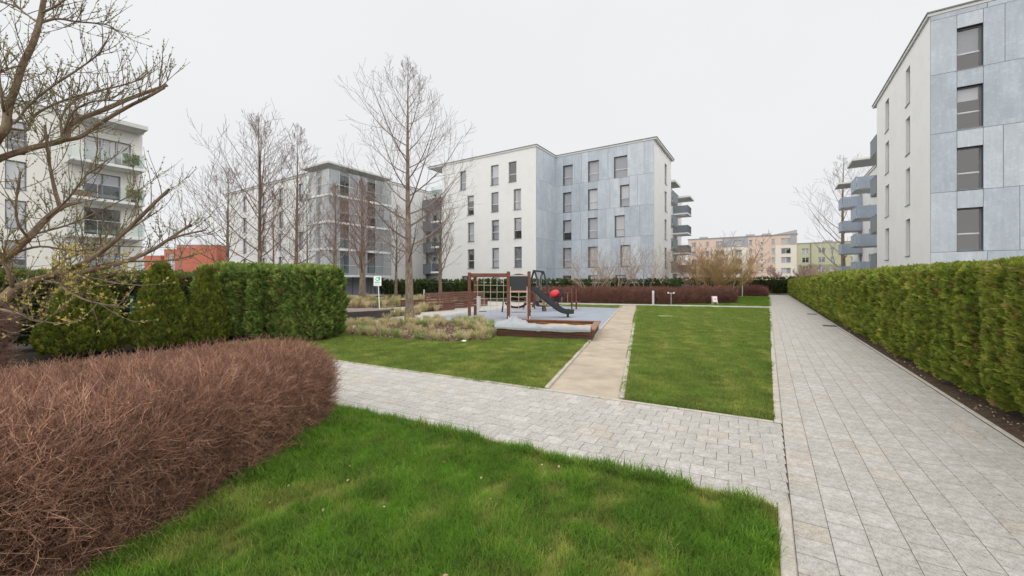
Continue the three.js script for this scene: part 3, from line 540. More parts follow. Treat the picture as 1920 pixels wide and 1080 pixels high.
{ // red building
  const b = building('red_house', 'brick red two-storey house with white framed windows beyond the garden hedge', -72.2, 25.2, 0.5694);
  const wl = (x0, x1, z, H, dep, holes) => { const f = face(b, 'front', x0, z); wall(f, x1 - x0, 0, H, holes, M.red); holes.forEach((h) => windowIn(f, h, { frame: M.frameWhite, rail: M.frameWhite, blind: 0, split: h.h > 3 ? 0.5 : 0.45, vert: h.w > 1 ? 1 : 0 })); wall(face(b, 'right', x1, z), dep, 0, H, [], M.red); wall(face(b, 'left', x0, z + dep), dep, 0, H, [], M.red); wall(face(b, 'rear', x1, z + dep), x1 - x0, 0, H, [], M.red); mesh('roof', box(x1 - x0 + 0.1, 0.12, dep + 0.1, (x0 + x1) / 2, H + 0.065, -(z + dep / 2)), M.soffit, b); };
  wl(-3.2, 2.8, 0, 7.2, 8, [{ x: 0.35, y: 3.7, w: 0.35, h: 2.9 }]);
  wl(-5.6, -3.5, 0.6, 6.6, 7, [{ x: 0.35, y: 2.9, w: 1.3, h: 3.1 }]);
  wl(-8.4, -5.9, 0.3, 5.6, 7, []);
  wl(3.1, 5.0, 1.2, 5.1, 6, [{ x: 0.2, y: 3.4, w: 0.6, h: 1.1 }]);
  mesh('terrace_wall', box(14, 3.2, 0.3, -1.5, 1.6, 2.2), M.red, b); mesh('terrace_rail', box(8, 0.05, 0.05, -4, 6.9, 0.4), M.galv, b);
}
{ // peach block far off
  const b = building('apartment_building', 'distant peach and cream housing block with small stair windows at the end of the path', -18.7, 120), H = 13.3, W = 24.7;
  const A = shell(b, 0, W, 0, 11, H, M.peach, ['front']), f = A.front[0], hf = [], px = (p) => { const r = (p - 960) / 750, t = 120 / (r * 0.5387 + 0.8425); return (r * 0.8425 - 0.5387) * t + 18.7; };
  const rows = [1.2, 3.9, 6.6, 9.35, 11.0];
  for (const y of [1.1, 3.75, 6.45, 9.15, 11.0]) { const h = y > 10 ? 1.4 : 1.5, yy = y > 10 ? 11.15 : y; if (y > 9 && y < 10) continue; for (const [p, w] of [[1300, 1.2], [1326, 0.8], [1349, 2.0], [1384, 1.6], [1407, 0.8], [1449, 0.8], [1473, 2.0]]) hf.push({ x: px(p) - w / 2, y: yy, w, h: Math.min(h, 1.4) }); }
  for (let k = 0; k < 8; k++) hf.push({ x: px(1428) - 0.3, y: 1.3 + k * 1.4, w: 0.6, h: 0.7 });
  for (const [p, w] of [[1300, 1.2], [1326, 0.8], [1349, 2.0], [1384, 1.6], [1407, 0.8], [1449, 0.8], [1473, 2.0]]) hf.push({ x: px(p) - w / 2, y: 8.7, w, h: 1.4 });
  wall(f, W, 0, H, hf, M.peach); hf.forEach((h) => windowIn(f, h, { frame: M.frameWhite, split: 0, vert: h.w > 1.5 ? 1 : 0, blind: WR() < 0.35 ? -1 : 0, sill: h.w > 0.7 ? 1 : 0 }));
  const patch = (p0, p1, y0, y1, m) => { const x0 = px(p0), x1 = px(p1), g = hf.filter((h) => h.x > x0 - h.w && h.x < x1 && h.y < y1 && h.y + h.h > y0), s = new THREE.Shape(); s.moveTo(x0, y0); s.lineTo(x1, y0); s.lineTo(x1, y1); s.lineTo(x0, y1); s.closePath(); for (const h of g) { if (h.x < x0 + 0.05 || h.x + h.w > x1 - 0.05 || h.y < y0 + 0.03 || h.y + h.h > y1 - 0.03) continue; const q = new THREE.Path(); q.moveTo(h.x, h.y); q.lineTo(h.x, h.y + h.h); q.lineTo(h.x + h.w, h.y + h.h); q.lineTo(h.x + h.w, h.y); q.closePath(); s.holes.push(q); } put(mesh('render_patch', new THREE.ExtrudeGeometry(s, { depth: 0.02, bevelEnabled: false }), m, b), f, 0, 0, 0.004); };
  patch(1334, 1400, 2.9, 10.8, M.cream); patch(1453.5, 1492.5, 0.2, 10.8, M.cream); patch(1355, 1402, 10.85, 13.2, M.greyR); patch(1480.5, 1492.5, 10.85, 13.2, M.greyR);
  roof(b, 0, W, 0, 11, H, { t: 0.18, m: M.greyR });
  mesh('roof_wedge', uvm(new THREE.ExtrudeGeometry(new THREE.Shape([[W - 5.2, 0], [W, 0], [W, 1.0]].map(([x, y]) => new THREE.Vector2(x, y))), { depth: 9, bevelEnabled: false }).translate(0, H + 0.3, -10)), M.greyR, b);
  for (const p of [1315, 1405, 1436]) { mesh('roof_box', box(2, 0.7, 1.5, px(p), H + 0.65, -4), M.greyR, b); } mesh('aerial', bar(new THREE.Vector3(px(1405), H + 0.6, -4), new THREE.Vector3(px(1405), H + 2.0, -4), 0.05), M.galv, b);
}
{ // green block farther off
  const b = building('apartment_building', 'distant two-tone green housing block with white windows beside the peach block', 7.7, 150), H = 13.3, W = 24;
  const A = shell(b, 0, W, 0, 11, H, M.lime, ['front']), f = A.front[0], hf = [];
  for (const y of [1.0, 3.7, 6.4, 9.15, 11.3]) { if (y === 11.3) continue; for (const [x, w] of [[1.0, 1.7], [4.9, 1.7], [7.7, 1.0], [12.5, 1.7], [16, 1.0], [20, 1.7]]) hf.push({ x, y: y + 1.2, w, h: 1.5 }); }
  for (let k = 0; k < 8; k++) hf.push({ x: 10.2, y: 1.2 + k * 1.4, w: 0.65, h: 0.7 });
  wall(f, W, 0, H, hf, M.lime); hf.forEach((h) => windowIn(f, h, { frame: M.frameWhite, split: 0, vert: h.w > 1.2 ? 1 : 0, blind: 0 }));
  const s = new THREE.Shape(); s.moveTo(0.02, 0.1); s.lineTo(9.4, 0.1); s.lineTo(9.4, 6.9); s.lineTo(0.02, 6.9); s.closePath(); hf.filter((h) => h.x + h.w < 9.4 && h.y + h.h < 6.9).forEach((h) => { const q = new THREE.Path(); q.moveTo(h.x, h.y); q.lineTo(h.x, h.y + h.h); q.lineTo(h.x + h.w, h.y + h.h); q.lineTo(h.x + h.w, h.y); q.closePath(); s.holes.push(q); });
  put(mesh('render_patch', new THREE.ExtrudeGeometry(s, { depth: 0.02, bevelEnabled: false }), M.olive, b), f, 0, 0, 0.004);
  mesh('downpipe', box(0.16, H, 0.12, 3.1, H / 2, 0.1), M.roofedge, b); roof(b, 0, W, 0, 11, H, { t: 0.18, m: M.greyR }); mesh('roof_box', box(2.4, 0.7, 1.5, 7.5, H + 0.65, -4), M.greyR, b);
}

// ---------------------------------------------------------------- hedges, shrubs, trees
function sprayGeo(seed, n = 9) { // a flat conifer spray, 1 m long along y: narrow leaflets either side of a stem
  const r = rng(seed), p = [], ix = [];
  for (let k = 0; k < n; k++) {
    const t = k / n, side = k % 2 ? 1 : -1, a = side * (0.95 - 0.75 * t) + (r() - 0.5) * 0.3, l = (0.52 - 0.2 * t) * (0.8 + 0.5 * r()), y = 0.05 + t * 0.62, w = 0.075 + 0.03 * r(), dx = Math.sin(a), dy = Math.cos(a), zz = (r() - 0.5) * 0.25, o = p.length / 3;
    p.push(0, y, 0, dx * l * 0.5 - dy * w, y + dy * l * 0.5 + dx * w, zz * 0.5 + 0.03, dx * l * 0.5 + dy * w, y + dy * l * 0.5 - dx * w, zz * 0.5 - 0.03, dx * l, y + dy * l, zz);
    ix.push(o, o + 1, o + 2, o + 1, o + 3, o + 2);
  }
  const g = new THREE.BufferGeometry(); g.setAttribute('position', new THREE.Float32BufferAttribute(p, 3)); g.setIndex(ix); return g;
}
const sprays = [sprayGeo(1, 11), sprayGeo(2, 11), sprayGeo(3, 9)];
M.leaf = mat('conifer_scale_leaves', [1, 1, 1], 0.8, { transmission: 0.4, thickness: 0, specularIntensity: 0.35 });
M.inner = mat('shade_core', [0.035, 0.04, 0.02], 1);  // inner twigs as a solid, near-black so the foliage gaps look shaded
const _x = new THREE.Vector3(), _y = new THREE.Vector3(), _z = new THREE.Vector3(), _m = new THREE.Matrix4();
function aim(dir, r) { // quaternion with y along dir and a random roll
  _y.copy(dir).normalize(); _x.set(r() - 0.5, r() - 0.5, r() - 0.5).addScaledVector(_y, 0).cross(_y).normalize(); _z.crossVectors(_x, _y); _m.makeBasis(_x, _y, _z); return new THREE.Quaternion().setFromRotationMatrix(_m);
}
const mixc = (a, b, t) => a.map((v, i) => v * (1 - t) + b[i] * t);
function leafTone(pal, r, patch) { // pal: [main, dark, light/yellow, brown]
  const k = 0.7 + 0.6 * r(); let c = mixc(pal[0], r() < 0.5 ? pal[1] : pal[2], r() * 0.8); if (patch > 0.6) c = mixc(c, pal[2], (patch - 0.6) * 1.8); if (r() < (pal[4] ?? 0.05) * (patch > 0.5 ? 2 : 0.6)) c = mixc(c, pal[3], 0.8); return lin(c[0] * k, c[1] * k, c[2] * k);
}
const thuja = [[0.215, 0.275, 0.035], [0.10, 0.165, 0.02], [0.37, 0.39, 0.07], [0.36, 0.25, 0.09], 0.03];
const thujaFar = [[0.075, 0.125, 0.034], [0.045, 0.085, 0.022], [0.14, 0.18, 0.05], [0.10, 0.08, 0.03], 0.03];
const thujaCool = [[0.195, 0.285, 0.06], [0.10, 0.185, 0.042], [0.38, 0.45, 0.12], [0.19, 0.115, 0.05], 0.05];
// a clipped hedge from A to B ([x, w]); pitch: one plant
function hedge(name, label, A, B, thick, H, o = {}) {
  const r = rng(o.seed || 1), dx = B[0] - A[0], dw = B[1] - A[1], L = Math.hypot(dx, dw), ux = dx / L, uw = dw / L, g = thing(name, label, 'hedge', [A[0], 0, A[1]]), pitch = o.pitch || 0.55, lists = [[], [], []], foot = o.foot ?? 0.12;
  const nx = -uw, nw = ux; // one side; the other is the negative
  const at = (s, c, y) => [ux * s + nx * c, y, uw * s + nw * c];
  const pal = o.pal || thuja, size = o.size || 0.13, dens = o.dens || 260;
  const faces = [[1, L, H - foot, 'side'], [-1, L, H - foot, 'side'], [0, L, thick, 'top'], [2, thick, H - foot, 'end'], [-2, thick, H - foot, 'end']];
  for (const [k, a, b, kind] of faces) {
    const n = Math.round(a * b * dens * (o.weight ? o.weight(k) : 1) * 1.0);
    for (let i = 0; i < n; i++) {
      const u = r() * a, v = r() * b; let s, c, y, n3;
      if (kind === 'side') { s = u; c = (k * thick) / 2; y = foot + v; n3 = [nx * k, 0, nw * k]; } else if (kind === 'top') { s = u; c = v - thick / 2; y = H; n3 = [0, 1, 0]; } else { s = k > 0 ? L : 0; c = u - thick / 2; y = foot + v; n3 = [ux * Math.sign(k), 0, uw * Math.sign(k)]; }
      const wx = A[0] + ux * s + nx * c, ww = A[1] + uw * s + nw * c, Z = Math.max(3, camD(wx, ww)), sc = Math.min(3.2, Math.max(1, Z / (o.ref || 9)));
      if (r() > 1 / (sc * sc)) continue;
      const ph = s / pitch + 0.15 * Math.sin(s * 3.1), bulge = (kind === 'end' ? 0 : (o.lump ?? 0.09) * (Math.pow(Math.abs(Math.sin(Math.PI * ph)), 0.7) - 0.55)) + (o.rough || 0.16) * (fbm(s * 2.2 + 50 + k * 9, y * 2.2 + 70 + c * 2, 512, 12, 3) - 0.5) - 0.05 * r(), taper = kind === 'top' ? 0 : -0.05 * Math.pow(Math.max(0, (y - H + 0.3) / 0.3), 2) - (y < 0.45 ? 0.14 * (0.45 - y) / 0.45 * (0.4 + vnoise(s * 1.3 + 5, 3, 512, 8)) : 0);
      const q = at(s, c, y), d = bulge + taper, yy = kind === 'top' ? y + bulge * 0.5 + 0.04 * (vnoise(s * 1.8 + 3, 9, 512, 4) - 0.5) : y;
      const dir = new THREE.Vector3(n3[0] * 0.75 + (r() - 0.5) * 0.9, 0.55 + (r() - 0.5) * 0.7 + (kind === 'top' ? 0.5 : 0), -(n3[2] * 0.75) + (r() - 0.5) * 0.9);
      lists[Math.floor(r() * 3)].push({ x: q[0] + n3[0] * d, y: yy - 0.05 * sc * 0.5, z: -(q[2] + n3[2] * d), s: size * sc * (0.65 + 0.7 * r()), q: aim(dir, r), c: leafTone(pal, r, 0.55 * fbm(s * 0.9 + 11, y * 1.5 + c + 20, 512, 17, 3) + 0.5 * hash(Math.floor(ph) + 40, k + 5, 3)) });
    }
  }
  const inn = box(L - 0.3, H - foot - 0.22, thick - 0.34, L / 2, foot + (H - foot - 0.22) / 2 + 0.06, 0), im = mesh('shade_core', inn, M.inner, g); im.rotation.y = Math.atan2(dw, dx);  // dark core box, its colour supplies the shade between the sprays
  // stems at the foot
  const ts = new Tubes(); for (let s = pitch / 2; s < L; s += pitch) { if (camD(A[0] + ux * s, A[1] + uw * s) > 25) break; const q = at(s, (r() - 0.5) * 0.2, 0); ts.add([P(q[0], -0.05, q[2]), P(q[0] + 0.02, 0.45, q[2] + 0.03)], [0.022, 0.016], 5); } if (ts.i.length) mesh('stems', ts.geo(), M.barkFar, g);
  lists.forEach((l, k) => { if (l.length) scatter('foliage', sprays[k], M.leaf, l, g); });
  return g;
}
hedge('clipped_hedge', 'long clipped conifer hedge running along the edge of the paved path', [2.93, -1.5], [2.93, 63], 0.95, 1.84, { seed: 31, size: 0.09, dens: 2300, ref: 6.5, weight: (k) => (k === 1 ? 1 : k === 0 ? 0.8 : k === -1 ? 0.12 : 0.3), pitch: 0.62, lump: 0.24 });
hedge('clipped_hedge', 'dark green hedge closing off the far end of the paved path', [-14, 64], [3.4, 63.6], 1.0, 2.1, { seed: 32, size: 0.12, dens: 420, pal: thujaFar, ref: 14, weight: (k) => (k === -1 ? 1 : 0.4) });
hedge('clipped_hedge', 'low dark green hedge along the foot of the middle apartment block', [-46, 33.2], [-5.9, 33.3], 0.9, 1.72, { seed: 33, size: 0.12, dens: 420, pal: thujaFar, ref: 12, weight: (k) => (k === -1 ? 1 : 0.5), pitch: 0.6 });
hedge('clipped_hedge', 'full clipped evergreen hedge beside the brown hedge and garden conifers', [-10.55, 6.85], [-14.4, 5.5], 1.15, 1.95, { seed: 34, size: 0.19, dens: 620, pal: thujaCool, ref: 12, lump: 0.3, pitch: 1.25, rough: 0.3 });
hedge('clipped_hedge', 'loose green hedge behind the green fence post and pointed conifers', [-15.6, -3.5], [-15.6, 6.5], 1.0, 1.78, { seed: 35, size: 0.17, dens: 420, pal: [[0.16, 0.21, 0.055], [0.08, 0.13, 0.035], [0.32, 0.32, 0.10], [0.2, 0.12, 0.06], 0.1], ref: 12, lump: 0.18, pitch: 0.9 });

function conifer(label, x, w, H, R, seed) {
  const g = thing('pointed_conifer', label, 'conifer', [x, 0, w], 0, 'pointed garden conifers'), r = rng(seed), lists = [[], [], []], n = Math.round(H * R * 3400);
  for (let i = 0; i < n; i++) {
    const t = 1 - Math.sqrt(r()), a = r() * 6.283, prof = R * (Math.pow(1 - t, 0.75) * 0.98 + 0.02) * (t < 0.12 ? 0.8 + t * 1.7 : 1), d = prof * (0.78 + 0.2 * Math.sqrt(r()) + 0.22 * (fbm(a * 1.6 + 30, t * 7 + 20, 512, 3, 3) - 0.5)), nx = Math.cos(a), nz = Math.sin(a);
    lists[Math.floor(r() * 3)].push({ x: nx * d, y: 0.03 + t * H, z: nz * d, s: 0.15 * (0.6 + 0.8 * r()), q: aim(new THREE.Vector3(nx * 0.5 + (r() - 0.5) * 0.5, 0.9, nz * 0.5 + (r() - 0.5) * 0.5), r), c: leafTone([[0.17, 0.21, 0.026], [0.08, 0.125, 0.018], [0.30, 0.31, 0.045], [0.16, 0.11, 0.03], 0.03], r, fbm(a * 2 + 7, t * 5 + 7, 512, 6, 2)) });
  }
  lists.forEach((l, k) => scatter('foliage', sprays[k], M.leaf, l, g));
  mesh('trunk', bar(new THREE.Vector3(0, -0.1, 0), new THREE.Vector3(0, H * 0.85, 0), 0.05, 6, 0.012), M.barkFar, g);
  mesh('shade_core', uvm(new THREE.ConeGeometry(R * 0.62, H * 0.8, 9).translate(0, H * 0.42, 0).toNonIndexed()), M.inner, g);  // dark cone, shade between the sprays put into its colour
}
conifer('broad pointed conifer under the budding branches, apart from the other two', -13.4, 2.45, 1.98, 0.78, 51);
conifer('tall pointed conifer right beside the green fence post', -13.15, 3.8, 2.12, 0.66, 52);
conifer('slim pointed conifer against the full clipped hedge', -13.0, 4.75, 2.02, 0.52, 53);

// twiggy deciduous hedge, leafless: clumps of fine twigs
function twigClump(seed, n, len, rad) {
  const r = rng(seed), t = new Tubes();
  for (let k = 0; k < n; k++) {
    const a = r() * 6.283, e = 0.2 + r() * 1.35, l = len * (0.6 + 0.7 * r()), d = new THREE.Vector3(Math.cos(a) * Math.sin(e), Math.cos(e), Math.sin(a) * Math.sin(e)), o = new THREE.Vector3((r() - 0.5) * 0.16, 0, (r() - 0.5) * 0.16), m = o.clone().addScaledVector(d, l * 0.5).add(new THREE.Vector3((r() - 0.5) * 0.025, 0.0, (r() - 0.5) * 0.025)), e2 = o.clone().addScaledVector(d, l).add(new THREE.Vector3((r() - 0.5) * 0.07, 0, (r() - 0.5) * 0.05));
    t.add([o, m, e2], [rad, rad * 0.8, rad * 0.35], 3);
    for (let q = 0; q < 2; q++) { const b = q ? m : m.clone().lerp(e2, 0.5), s = new THREE.Vector3(r() - 0.5, r() - 0.3, r() - 0.5).normalize().add(d.clone().multiplyScalar(0.5)).normalize(); t.add([b, b.clone().addScaledVector(s, 0.035 + 0.05 * r())], [rad * 0.75, rad * 0.4], 3); }
  }
  return t.geo();
}
const clumps = [twigClump(1, 10, 0.19, 0.0019), twigClump(2, 10, 0.17, 0.0019), twigClump(3, 9, 0.22, 0.0021)];
M.stick = mat('brown_twigs', [1, 1, 1], 0.95);
function twigHedge(name, label, poly, H, n, seed, sc, round = 0.35, pal = [[0.38, 0.205, 0.14], [0.25, 0.125, 0.088], [0.50, 0.31, 0.21]]) {
  const r = rng(seed), xs = poly.map((p) => p[0]), ws = poly.map((p) => p[1]), x0 = Math.min(...xs), x1 = Math.max(...xs), w0 = Math.min(...ws), w1 = Math.max(...ws), lists = [[], [], []], cx = (x0 + x1) / 2, cw = (w0 + w1) / 2, g = thing(name, label, 'hedge', [cx, 0, cw]);
  const edge = (x, w) => { let d = 9; for (let i = 0, j = poly.length - 1; i < poly.length; j = i++) { const [a, b] = poly[i], [c, e] = poly[j], t = Math.max(0, Math.min(1, ((x - a) * (c - a) + (w - b) * (e - b)) / ((c - a) ** 2 + (e - b) ** 2))); d = Math.min(d, Math.hypot(x - a - t * (c - a), w - b - t * (e - b))); } return d; };
  let c = 0, guard = 0;
  while (c < n && guard++ < n * 40) {
    const x = x0 + r() * (x1 - x0), w = w0 + r() * (w1 - w0); if (!inside(poly, x, w)) continue;
    const d = edge(x, w), top = H * (1 - 0.30 * Math.pow(Math.max(0, 1 - d / round), 2.2)) * (0.94 + 0.1 * fbm(x * 1.5 + 60, w * 1.5 + 60, 512, 14, 3)), y = r() < 0.45 ? top - 0.18 * r() * r() - 0.13 * sc : r() * (top - 0.13 * sc);
    if (d > 0.5 && y < top - 0.45) continue; // nothing of the heart can be seen
    const k = 0.4 + 1.1 * r(), q = r(), col = mixc(pal[0], q < 0.55 ? pal[1] : pal[2], r()), lean = Math.max(0, 0.25 - d) * 2.4;
    const out = new THREE.Vector3((x - cx) * 0, 0, 0); // twigs lean out of the clipped face a little
    const gx = edge(x + 0.05, w) - edge(x - 0.05, w), gw = edge(x, w + 0.05) - edge(x, w - 0.05);
    out.set(-gx * 10 * lean + (r() - 0.5) * 2.8, 1, gw * 10 * lean + (r() - 0.5) * 2.8);
    lists[Math.floor(r() * 3)].push({ x: x - cx, y: Math.max(0, y), z: -(w - cw), s: sc * (0.75 + 0.5 * r()), q: aim(out, r), c: lin(col[0] * k, col[1] * k, col[2] * k) }); c++;
  }
  lists.forEach((l, k) => scatter('twigs', clumps[k], M.stick, l, g));
  return g;
}
twigHedge('bare_hedge', 'wide reddish brown leafless hedge bordering the near lawn', [[-2.3, -1.4], [-2.95, -0.1], [-3.28, 0.69], [-3.72, 1.61], [-4.2, 2.4], [-4.6, 2.95], [-4.95, 3.12], [-5.35, 3.02], [-5.72, 2.4], [-5.85, 1.5], [-5.85, -1.4]], 0.86, 46000, 61, 0.92, 0.4);
twigHedge('bare_hedge', 'reddish brown leafless hedge behind the lamp bollard and playground', [[-16.5, 28.6], [-6.4, 31.2], [-2.6, 35.6], [-2.2, 36.9], [-3.2, 37.6], [-7, 33], [-16.8, 30.4]], 1.12, 15000, 62, 2.1, 0.5, [[0.26, 0.125, 0.095], [0.19, 0.09, 0.07], [0.34, 0.18, 0.13]]);
twigHedge('bare_hedge', 'small reddish brown leafless hedge near the red boards at the path end', [[-5.2, 52.2], [-0.35, 56.2], [-0.35, 57.6], [-5.4, 54.2]], 1.05, 2600, 63, 2.8, 0.5, [[0.27, 0.12, 0.095], [0.20, 0.09, 0.07], [0.34, 0.17, 0.13]]);
{ const g = twigHedge('bare_shrub', 'dull brown leafless shrub at the foot of the budding tree', [[-13.2, 0.2], [-12.2, 0.15], [-11.9, 0.75], [-12.4, 1.25], [-13.3, 1.1]], 1.5, 3000, 64, 1.3, 0.6, [[0.27, 0.17, 0.13], [0.2, 0.12, 0.10], [0.4, 0.22, 0.17]]); g.userData.category = 'shrub'; }
{ // soil under the near hedge and a shrub of loose green at its back
  struct('hedge_soil', sheet([[-2.1, -1.4], [-2.85, -0.1], [-3.18, 0.69], [-3.6, 1.61], [-4.1, 2.45], [-4.5, 3.0], [-4.95, 3.1], [-5.8, 2.6], [-6, -1.4]], -0.003), M.soil);
}

// leafless trees
function limb(ts, p, dir, len, r0, level, o, r) {
  const n = level === 1 ? 7 : level === 2 ? 5 : 3, pts = [p.clone()], rad = [r0], d = dir.clone(), q = p.clone(), kids = [];
  for (let k = 1; k <= n; k++) {
    const wb = o.wob * (level === 1 ? 1 : 1.25); d.x += (r() - 0.5) * wb; d.y += (r() - 0.5) * wb + o.lift * (level === 1 ? 1 : 0.9); d.z += (r() - 0.5) * wb; d.normalize(); q.addScaledVector(d, len / n);
    pts.push(q.clone()); rad.push(Math.max(o.min, r0 * (1 - 0.8 * (k / n)))); kids.push([q.clone(), d.clone(), rad[k]]);
  }
  ts.add(pts, rad, level === 1 ? 5 : 3);
  if (level >= o.levels) return;
  const m = level === 1 ? o.subs : o.twigs;
  for (let k = 0; k < m; k++) {
    const t = 0.18 + 0.82 * ((k + r() * 0.8) / m), i = Math.min(n - 1, Math.floor(t * n)), [c, cd, cr] = kids[i], f = t * n - i, at = pts[i].clone().lerp(pts[i + 1], Math.min(1, f));
    const side = new THREE.Vector3(r() - 0.5, r() - 0.5 + o.subUp, r() - 0.5).cross(cd).normalize().multiplyScalar(r() < 0.5 ? 1 : -1), nd = cd.clone().multiplyScalar(0.75).addScaledVector(side, 0.75).add(new THREE.Vector3(0, o.subUp * 0.3, 0)).normalize();
    limb(ts, at, nd, len * (level === 1 ? o.subLen : o.twigLen) * (1.15 - 0.6 * t) * (0.7 + 0.6 * r()), Math.max(o.min, cr * 0.55), level + 1, o, r);
  }
}
function bareTree(name, label, x, w, H, r0, o) {
  o = { first: 0.2, limbs: 24, spread: 2.6, lift: 0.11, wob: 0.12, subs: 7, twigs: 4, subLen: 0.5, twigLen: 0.5, subUp: 0.2, min: 0.0045, levels: 3, group: 'bare trees', elev: 0.6, bend: 0, ...o };
  const r = rng(o.seed), g = thing(name, label, 'tree', [x, o.y || 0, w], 0, o.group), tr = new Tubes(), cr = new Tubes(), pts = [], rad = [], N = 16;
  for (let k = 0; k <= N; k++) { const t = k / N; pts.push(new THREE.Vector3(Math.sin(t * 4 + o.seed) * 0.05 * H * 0.1 + o.bend * t * t, t * H - 0.05, Math.cos(t * 3.3 + o.seed) * 0.05 * H * 0.1)); rad.push(Math.max(0.006, r0 * (k === 0 ? 1.3 : 1) * (1 - Math.pow(t, 0.85) * 0.97))); }
  tr.add(pts, rad, 9);
  for (let k = 0; k < o.limbs; k++) {
    const t = k / o.limbs, h = o.first + (0.97 - o.first) * Math.pow(t, 0.9), i = Math.min(N - 1, Math.floor(h * N)), at = pts[i].clone().lerp(pts[i + 1], h * N - i), a = k * 2.4 + r() * 0.9, e = o.elev + 0.5 * t + (r() - 0.5) * 0.3;
    const prof = t < 0.3 ? 0.86 + t * 0.46 : Math.pow(1 - (t - 0.3) / 0.76, 0.95);
    limb(cr, at, new THREE.Vector3(Math.cos(a) * Math.cos(e), Math.sin(e), Math.sin(a) * Math.cos(e)), o.spread * prof * (0.75 + 0.45 * r()), Math.max(0.008, rad[i] * (o.thin || 0.4)), 1, o, r);
  }
  if (o.fork) { const [h, a, l, rr] = o.fork, i = Math.floor(h * N); o.subs *= 1.6; limb(cr, pts[i].clone(), new THREE.Vector3(Math.cos(a) * 0.45, 1, Math.sin(a) * 0.45).normalize(), l, rr, 1, { ...o, lift: 0.05 }, r); limb(cr, pts[i + 3].clone(), new THREE.Vector3(-Math.cos(a) * 0.4, 1, -Math.sin(a) * 0.4).normalize(), l * 0.75, rr * 0.75, 1, { ...o, lift: 0.05 }, r); }
  mesh('trunk', tr.geo(), o.bark || M.bark, g); mesh('crown', cr.geo(), o.twig || M.twig, g);
  return g;
}
bareTree('bare_tree', 'tallest leafless tree rising from the ornamental grass bed by the climbing frame', -12.49, 11.6, 10.9, 0.19, { seed: 3, limbs: 34, spread: 3.5, subs: 9, twigs: 4, first: 0.235, lift: 0.125, elev: 0.2, subUp: 0.15, subLen: 0.52, twig: mat('main_twig', [0.22, 0.17, 0.15], 0.95), min: 0.0042, thin: 0.34 });
bareTree('bare_tree', 'leafless forked tree rising behind the clipped hedge', -23.59, 11.02, 10.9, 0.15, { seed: 14, fork: [0.33, 0.5, 6.2, 0.075], limbs: 26, spread: 4.4, first: 0.2, elev: 0.42, thin: 0.32, bark: M.barkFar, min: 0.006 });
bareTree('bare_tree', 'upright leafless tree behind the hedge end, right of the forked tree', -22.83, 12.69, 10.9, 0.14, { seed: 25, limbs: 30, spread: 3.3, first: 0.18, elev: 0.42, thin: 0.32, bark: M.barkFar, min: 0.006 });
bareTree('bare_tree', 'wide leafless tree behind the hedge nearest the red house', -30.69, 12.42, 9.4, 0.16, { seed: 36, limbs: 26, spread: 4.6, first: 0.18, elev: 0.4, thin: 0.32, bark: M.barkFar, min: 0.007 });
bareTree('bare_tree', 'thin leafless tree between the two taller trees behind the hedge', -32.27, 16.15, 9.5, 0.1, { seed: 47, limbs: 20, spread: 2.4, bark: M.barkFar, min: 0.007 });
bareTree('bare_tree', 'slim leafless tree just left of the glazed balcony corner', -29.14, 16.97, 8.6, 0.1, { seed: 58, limbs: 20, spread: 2.6, first: 0.16, bark: M.barkFar, min: 0.007 });
bareTree('bare_tree', 'leafless tree with a pale trunk before the glazed balconies', -24.3, 16.1, 8.4, 0.17, { seed: 69, limbs: 28, spread: 2.7, first: 0.3, twig: mat('brown_twig', [0.23, 0.15, 0.125], 0.95), min: 0.007 });
bareTree('bare_tree', 'thick trunked leafless tree on the grass mound by the leaning sign', -28.2, 21.13, 10.2, 0.30, { seed: 70, limbs: 36, spread: 3.2, first: 0.22, y: 0.15, twig: mat('reddish_twig', [0.24, 0.15, 0.13], 0.95), min: 0.008 });
bareTree('bare_tree', 'slender leafless tree on the mound behind the tallest tree', -26.9, 23.6, 8.2, 0.15, { seed: 81, limbs: 22, spread: 2.4, first: 0.3, y: 0.15, min: 0.008, bark: M.barkFar });
bareTree('bare_tree', 'leafless tree standing behind the wooden benches', -24.82, 26.85, 9.6, 0.2, { seed: 92, limbs: 26, spread: 3.6, first: 0.25, min: 0.008, bark: M.barkFar });
bareTree('bare_tree', 'large leafless tree beyond the balconies at the far end of the path', 10.1, 82, 22, 0.4, { seed: 103, limbs: 26, spread: 8.5, first: 0.12, elev: 0.45, min: 0.012, twigs: 4, subs: 6, thin: 0.3, twig: mat('far_twig', [0.3, 0.26, 0.24], 0.95), bark: M.barkFar });
